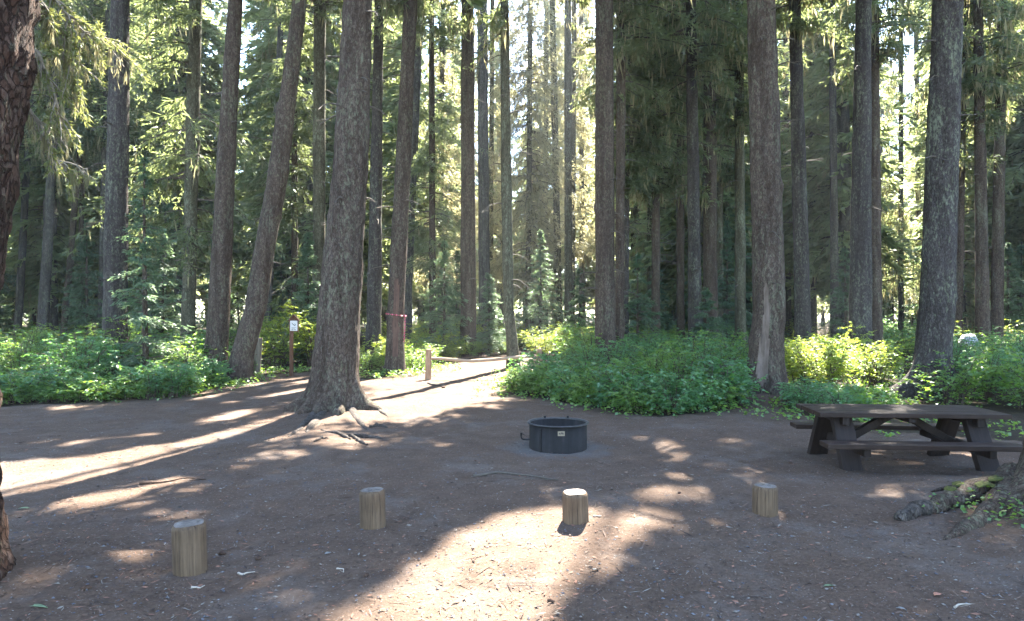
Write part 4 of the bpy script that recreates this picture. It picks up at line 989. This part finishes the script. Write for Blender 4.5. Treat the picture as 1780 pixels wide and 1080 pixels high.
# fence: post, curved rail and second post in the shrubs
def round_post(name, parent, loc, h, r, mat, lean=(0, 0), seed=0, square=False):
    n = 28; th = np.arange(n)/n*2*PI; z = np.concatenate([np.linspace(-.3, h-.03, 14), [h-.012, h]])
    Z, TH = np.meshgrid(z, th, indexing='ij')
    R = r*(1+.05*fbm(np.stack([np.cos(TH)*1.5, np.sin(TH)*1.5, Z*2+seed], -1), 3))
    if square: R = R*.92/np.maximum(np.abs(np.cos(TH+.3)), np.abs(np.sin(TH+.3)))**.8
    R[-1] *= .88
    a = Acc(); V = np.stack([np.cos(TH)*R+lean[0]*Z, np.sin(TH)*R+lean[1]*Z, Z], -1)
    a.add(V.reshape(-1, 3), gridfaces(len(z), n, True))
    a.add(np.concatenate([V[-1], V[-1].mean(0)[None]+[0, 0, .004]]), [[i, (i+1) % n, n] for i in range(n)])
    return obj(name, a.mesh(name, [M[mat]]), parent, loc)
def fence():
    Y = 18.2; x = at(744, Y); zg = hz(x, Y)
    t = thing('rail_fence', 'tan wooden post with a curved single rail across the sunny path', 'fence', (x, Y, zg))
    h = (660-607)/FPX*Y
    round_post('post', t, (0, 0, 0), h, 5.2*Y/FPX, 'fence_wood', (.02, 0), 1)
    Y2 = 18.6; x2 = at(937, Y2)
    round_post('post', t, (x2-x, Y2-Y, hz(x2, Y2)-zg), h*.98, 5.2*Y/FPX, 'fence_wood', (0, 0), 2)
    u = np.linspace(0, 1, 30); ys = 622.5+ (np.interp(u, [0, .15, .38, .6, .8, 1], [0, 2, 6.0, 3.5, 0, -2]))
    pts = np.stack([np.linspace(.02, x2-x, 30), np.linspace(0, Y2-Y, 30), CAM_H-(ys-HOR)/FPX*Y-zg], -1)
    a = Acc(); a.tube(pts, .030+.016*np.sin(u*PI)**.5+.003*vnoise(np.stack([u*9, u*0, u*0], -1)), 12)
    obj('rail', a.mesh('rail', [M['rail_wood']]), t)
fence()
Yp = 19.6; xp = at(446, Yp)
tp = thing('wooden_post', 'weathered square post leaning at the foot of the bowed trunk', 'post', (xp, Yp, hz(xp, Yp)))
round_post('shaft', tp, (0, 0, 0), (651-588)/FPX*Yp, 5.0*Yp/FPX, 'grey_wood', (.07, 0), 4, True)
a = Acc(); a.box((.035, -.075, .56), (.05, .012, .02)); obj('notch', a.mesh('notch', [M['sign_wood']], False), tp)

# notice on a post
def notice():
    Y = 19.0; x = at(506, Y); zg = hz(x, Y)
    t = thing('notice_post', 'brown roofed notice board with a white sheet on a single post', 'sign', (x, Y, zg))
    z0 = zat(577, Y)-zg; z1 = zat(556, Y)-zg; zr = zat(547.5, Y)-zg
    a = Acc(); a.box((0, .03, (z0+.02)/2-.15), (.085, .085, z0+.36)); obj('post', a.mesh('post', [M['sign_wood']], False), t)
    bx = at(511, Y)-x
    w = 15.5*Y/FPX
    b = Acc(); b.box((bx, 0, (z0+z1)/2), (w, .07, z1-z0)); obj('backboard', b.mesh('backboard', [M['sign_wood']], False), t)
    g = Acc(); g.add([[bx-w/2, -.035, z1], [bx+w/2, -.035, z1], [bx, -.035, zr-.012], [bx-w/2, .035, z1], [bx+w/2, .035, z1], [bx, .035, zr-.012]], [[0, 1, 2], [4, 3, 5]]); g.add([[bx-w/2, -.035, z1], [bx, -.035, zr-.012], [bx, .035, zr-.012], [bx-w/2, .035, z1]], [[0, 1, 2, 3]])
    obj('gable', g.mesh('gable', [M['sign_wood']], False), t)
    for s in (-1, 1):
        dx, dz = s*(w/2+.03), -(zr-z1)-.03; ln = math.hypot(dx, dz); an = math.atan2(-dz, abs(dx))*s
        r = Acc(); ca, sa = math.cos(an), math.sin(an)
        r.box((bx+dx/2, -.01, zr+dz/2), (ln, .13, .022), 0, [[ca, 0, sa], [0, 1, 0], [-sa, 0, ca]]); obj('roof_board', r.mesh('roof_board', [M['sign_wood']], False), t)
    p = Acc(); pw, ph = 12.6*Y/FPX, 17.5*Y/FPX; pz = (zat(575.6, Y)+zat(557.4, Y))/2-zg
    p.box((bx+.008, -.040, pz), (pw, .006, ph)); sheet = obj('sheet', p.mesh('sheet', [M['paper']], False), t)
    q = Acc()
    def poly(pts): # flat print on the sheet, in sheet fractions
        V = [[bx+.008+(u-.5)*pw, -.0445, pz+(v-.5)*ph] for u, v in pts]; q.add(V, [list(range(len(V)))])
    poly([(.22, .80), (.34, .74), (.38, .62), (.28, .66)]); poly([(.36, .70), (.62, .58), (.78, .66), (.80, .60), (.64, .48), (.40, .58)]); poly([(.60, .74), (.72, .70), (.70, .64), (.62, .66)])
    for k, (u0, u1) in enumerate(((.18, .82), (.18, .70), (.2, .46))): poly([(u0, .36-k*.1), (u1, .36-k*.1), (u1, .325-k*.1), (u0, .325-k*.1)])
    poly([(.2, .16), (.34, .16), (.34, .05), (.2, .05)]); poly([(.5, .14), (.8, .14), (.8, .08), (.5, .08)])
    obj('print', q.mesh('print', [M['ink']], False), sheet)
notice()

# pink ribbon tied round the reddish trunk
def ribbon():
    Y = 20.0; jx, jy, jz = treeJ.location
    z0 = zat(545.5, Y)-jz; x, y, r = [float(v) for v in profJ(np.array(z0))]; r *= 1.06
    s = Nodes('ribbon_pink'); v = s.coord('Object', (1, 1, 1)); w = s.n('TexWave', i_Vector=v, i_Scale=5.5, i_Distortion=.5)
    m = s.principled(s.ramp(w.outputs['Fac'], [(.35, (.30, .03, .06)), (.7, (.48, .13, .17))]), .5)
    t = thing('ribbon', 'pink twisted ribbon knotted round the reddish trunk with a hanging tail', 'ribbon', (jx, jy, jz))
    def strip(pts, wd, turns):
        pts = np.asarray(pts); n = len(pts); T = unit(np.gradient(pts, axis=0)); out = unit(np.cross(T, np.cross(T, [0.3, -1, .2]))); b = np.cross(T, out)
        ph = np.linspace(0, turns*PI, n)[:, None]; d = out*np.sin(ph)+b*np.cos(ph)
        a = Acc(); a.add(np.concatenate([pts-d*wd/2, pts+d*wd/2]), gridfaces(2, n, False)); return a
    an = np.linspace(-PI*1.12, PI*.85, 90); rr = r*1.03+.015
    ring = np.stack([x+np.cos(an)*rr, y+np.sin(an)*rr, z0-.05*(np.cos(an)-(-1))*.5*1.2], -1)
    obj('loop', strip(ring, .042, 14).mesh('loop', [m]), t)
    u = np.linspace(0, 1, 60); zl = (zat(592, Y)-zat(547, Y))
    e = np.array([x+rr*.98, y-.12, z0-.06])
    tail = e+np.stack([.01*np.sin(u*5), -.02*u, zl*u], -1)
    obj('tail', strip(tail, .045, 9).mesh('tail', [m]), t)
    k = Acc(); k.tube([e+[-.02, 0, .02], e+[0, -.02, 0], e+[.015, 0, -.03]], [.02, .032, .015], 8); obj('knot', k.mesh('knot', [m]), t)
ribbon()

# ------------------------------------------------------------------ roots, sticks, stones, leaves
def root_tube(parent, px_pts, rads, mat='root', name='root', lift=.3, own=(0, 0, 0), seed=0):
    pts = np.array([[*gp(*p[:2]), 0] for p in px_pts]); k = np.linspace(0, 1, len(pts)); u = np.linspace(0, 1, 26)
    P = np.stack([np.interp(u, k, pts[:, j]) for j in range(3)], -1); R = np.interp(u, k, rads)
    P[:, 2] = hgt(P[:, 0], P[:, 1])+R*lift+(.012+.12*R)*vnoise(np.stack([u*6+seed, u*0, u*0], -1))
    R[-1] *= .25; R[-2] *= .75
    P[:, :2] += .012*np.stack([vnoise(np.stack([u*7+seed, u*0+3, u*0], -1)), vnoise(np.stack([u*7+seed, u*0+8, u*0], -1))], -1)
    a = Acc(); a.tube(P-np.asarray(own), R*(1+.22*vnoise(np.stack([u*11+seed, u*0, u*0], -1))), 12)
    return obj(name, a.mesh(name, [M[mat]]), parent)
oC = tuple(treeC.location)
root_tube(treeC, [(572, 716), (556, 733), (541, 748), (532, 756)], [.13, .09, .055, .02], own=oC, lift=-.25, seed=1)
root_tube(treeC, [(560, 716), (540, 736), (518, 752), (500, 762)], [.12, .07, .04, .015], own=oC, lift=-.3, seed=2)
root_tube(treeC, [(600, 712), (612, 724), (624, 738), (640, 752)], [.12, .08, .05, .02], own=oC, lift=-.45, seed=3)
root_tube(treeC, [(618, 704), (642, 716), (658, 724), (676, 731)], [.13, .08, .045, .015], own=oC, lift=-.35, seed=4)
root_tube(treeC, [(560, 752), (585, 757), (600, 765), (612, 769)], [.012, .022, .022, .01], own=oC, lift=.5, seed=5)
root_tube(treeC, [(600, 762), (622, 763), (650, 765), (668, 766)], [.014, .032, .028, .01], own=oC, lift=.5, seed=6)
root_tube(treeC, [(612, 764), (626, 773), (642, 779)], [.022, .022, .008], own=oC, lift=.5, seed=7)
root_tube(treeC, [(545, 772), (560, 766), (572, 768)], [.01, .018, .006], own=oC, lift=.5, seed=8)
root_tube(treeC, [(642, 746), (660, 744), (675, 747)], [.02, .035, .012], own=oC, lift=.4, seed=9)
oB = tuple(treeB.location)
rb = root_tube(treeB, [(1765, 868), (1700, 884), (1640, 892), (1605, 898)], [.13, .10, .075, .062], own=oB, lift=.45, seed=11, mat='bark_brown')
rb2 = root_tube(treeB, [(1612, 897), (1585, 902), (1562, 908)], [.064, .060, .048], own=oB, lift=.5, seed=12); tag(rb2, 'pale barkless tip of the long root')
root_tube(treeB, [(1765, 890), (1700, 915), (1640, 940)], [.14, .07, .02], own=oB, lift=.1, seed=13, mat='bark_brown')
root_tube(treeB, [(1760, 850), (1690, 858), (1620, 866)], [.08, .04, .012], own=oB, lift=.1, seed=14, mat='bark_brown')
gx, gy = gp(1722, 892); moss_patch(treeB, [(gx-oB[0], gy-oB[1], .05, .11), (gx+.13-oB[0], gy+.1-oB[1], .10, .10), (gx-.2-oB[0], gy+.12-oB[1], .05, .06)])
oE = tuple(treeAE.location); root_tube(treeAE, [(1606, 672), (1582, 682), (1560, 691), (1540, 699)], [.26, .19, .11, .04], own=oE, lift=.1, seed=21, mat='bark_brown'); gx, gy = gp(1585, 690); moss_patch(treeAE, [(gx-oE[0]+.1, gy-oE[1]-.1, .05, .16), (gx-oE[0]+.75, gy-oE[1]-.22, .08, .2), (gx-oE[0]-.15, gy-oE[1], .02, .1)])

def stick(label, p, q, r, bend=.03, seed=0, mat='twig'):
    A, B = np.array([*gp(*p), 0]), np.array([*gp(*q), 0]); u = np.linspace(0, 1, 10); P = A+(B-A)*u[:, None]
    P[:, 0] += bend*vnoise(np.stack([u*3+seed, u*0, u*0], -1)); P[:, 1] += bend*2*vnoise(np.stack([u*3+seed, u*0+4, u*0], -1))
    P[:, 2] = hgt(P[:, 0], P[:, 1])+r*.9
    o = A.copy(); o[2] = hz(A[0], A[1]); a = Acc(); a.tube(P-o, r*(1.1-.7*u), 7)
    return tag(obj('stick', a.mesh('stick', [M[mat]]), None, o), label, 'stick')
M['cone'] = plain('cone_brown', (.075, .045, .03), .9, .4, 60, .8)
M['pale_twig'] = plain('pale_twig', (.33, .28, .22))
stick('long dark fallen stick lying across the dirt behind the tallest bollard', (258, 842), (358, 836), .011, .05, 1, 'cone')
stick('dark thin stick lying on the shaded ground right of the fire ring front', (830, 826), (966, 834), .015, .06, 2)
stick('short pale stick beside the foot of the tallest bollard', (332, 1024), (358, 1018), .007, .01, 3, 'pale_twig')
stick('pale straw-coloured stick on the dirt between the two left bollards', (414, 998), (440, 996), .008, .01, 4, 'pale_twig')
stick('pale slanted splinter on the dirt midway between the two left bollards', (586, 986), (598, 992), .006, .01, 5, 'pale_twig')
stick('little tan stick in the sun right of the sunlit bollard', (1032, 900), (1045, 898), .008, .005, 6, 'pale_twig')
stick('dry stick lying in the sun in front of the fence post', (742, 668), (775, 672), .02, .03, 7)
stick('pale twig near the bottom right corner', (1655, 1048), (1690, 1046), .007, .01, 8, 'pale_twig')

def flat_leaf(label, px, py, l, w, ang, mat, cat='leaf'):
    x, y = gp(px, py); l *= .8; w *= .8; u = np.linspace(0, 1, 9); wd = w*np.sin(u**.8*PI)
    V = np.concatenate([np.stack([u*l-l/2, wd, .007+.006*np.sin(u*PI)], -1), np.stack([u*l-l/2, wd*0, .003+.006*np.sin(u*PI)], -1), np.stack([u*l-l/2, -wd, .009+.004*np.sin(u*PI)], -1)])
    a = Acc(); a.add(V, gridfaces(3, 9, False))
    o = obj('fallen_leaf', a.mesh('fallen_leaf', [mat]), None, (x, y, hz(x, y)), ang); o.modifiers.new('thick', 'SOLIDIFY').thickness = .001
    return tag(o, label, cat)
flat_leaf('orange-pink fallen leaf lying alone on the dirt at lower right', 1630, 1028, .075, .024, .35, plain('leaf_orange', (.42, .19, .12), .7, .2, 40))
flat_leaf('long pale green blade leaf at the foot of the left-edge trunk', 66, 1066, .17, .020, -.25, plain('leaf_pale_green', (.15, .21, .11), .6, .2, 30))
flat_leaf('pale green leaf on the shaded dirt left of the tallest bollard', 42, 892, .11, .025, .1, bpy.data.materials['leaf_pale_green'])
flat_leaf('greenish torn leaf on the dirt at lower right', 1440, 1012, .08, .016, .1, bpy.data.materials['leaf_pale_green'])
flat_leaf('curled grey leaf near the bottom edge below the orange-pink leaf', 1567, 1051, .07, .018, -.7, plain('leaf_grey', (.19, .19, .18), .7, .2, 40))
flat_leaf('pale round leaf on the dirt between the two left bollards', 570, 962, .06, .022, .6, bpy.data.materials['leaf_grey'])
flat_leaf('pale leaf scrap in the sunlight left of the dark shadow edge', 1034, 986, .05, .016, .2, bpy.data.materials['leaf_grey'])

def cone(label, px, py, l, ang):
    x, y = gp(px, py); u = np.linspace(0, 1, 10); a = Acc(); th = np.arange(12)/12*2*PI
    U, T = np.meshgrid(u, th, indexing='ij'); R = l*.26*np.sin(U**.7*PI*.97+.06)*(1+.22*np.cos(T*6+np.round(U*9)*PI))
    V = np.stack([(U-.5)*l, R*np.cos(T), R*np.sin(T)+l*.2], -1); a.add(V.reshape(-1, 3), gridfaces(10, 12, True))
    return tag(obj('pine_cone', a.mesh('pine_cone', [M['cone']]), None, (x, y, hz(x, y)), ang), label, 'pine cone')
cone('brown cone on the dirt between the two left bollards', 449, 972, .05, .3)
cone('larger flattened cone midway between the two left bollards', 387, 962, .06, -.2)
cone('cone lying just beyond the sunlit patch at the bottom', 637, 999, .05, 1.0)
cone('reddish cone on the sunny dirt at the bottom edge', 958, 1048, .05, -.4)
cone('cone near the left-edge trunk foot', 150, 1032, .06, .5)
cone('dark cone on the sunlit bar behind the greenish bollard', 1181, 861, .05, .8)
cone('cone on the bright path beside the fence post', 771, 675, .10, .4)

# pale boulder in the shrubs at the right
Yr = 24.0; xr = at(1682, Yr); a = Acc(); U, T = np.meshgrid(np.linspace(-PI/2, PI/2, 14), np.arange(20)/20*2*PI, indexing='ij')
V = np.stack([.34*np.cos(U)*np.cos(T), .30*np.cos(U)*np.sin(T), .58*np.sin(U)], -1); V *= (1+.18*fbm(V*5, 3))[..., None]; V[..., 2] += .45
a.add(V.reshape(-1, 3), gridfaces(14, 20, True))
tag(obj('boulder', a.mesh('boulder', [plain('pale_rock', (.42, .42, .44), .9, .3, 12, .5)]), None, (xr, Yr, hz(xr, Yr))), 'pale grey boulder top showing among shrubs right of the broad spruce', 'boulder')

# the air of the wood: thin haze that pales the far trees
HAZE = .00045
hb = Acc(); hb.box((0, 180, 21.0), (1100, 560, 50)); 
hm = bpy.data.materials.new('haze_air'); hm.use_nodes = True; hn = hm.node_tree; hn.nodes.clear()
ho = hn.nodes.new('ShaderNodeOutputMaterial'); hv = hn.nodes.new('ShaderNodeVolumePrincipled')
hv.inputs['Color'].default_value = (.86, .93, 1, 1); hv.inputs['Density'].default_value = HAZE; hv.inputs['Anisotropy'].default_value = .3
hn.links.new(hv.outputs[0], ho.inputs['Volume'])
tag(obj('haze', hb.mesh('haze', [hm], False)), kind='stuff')
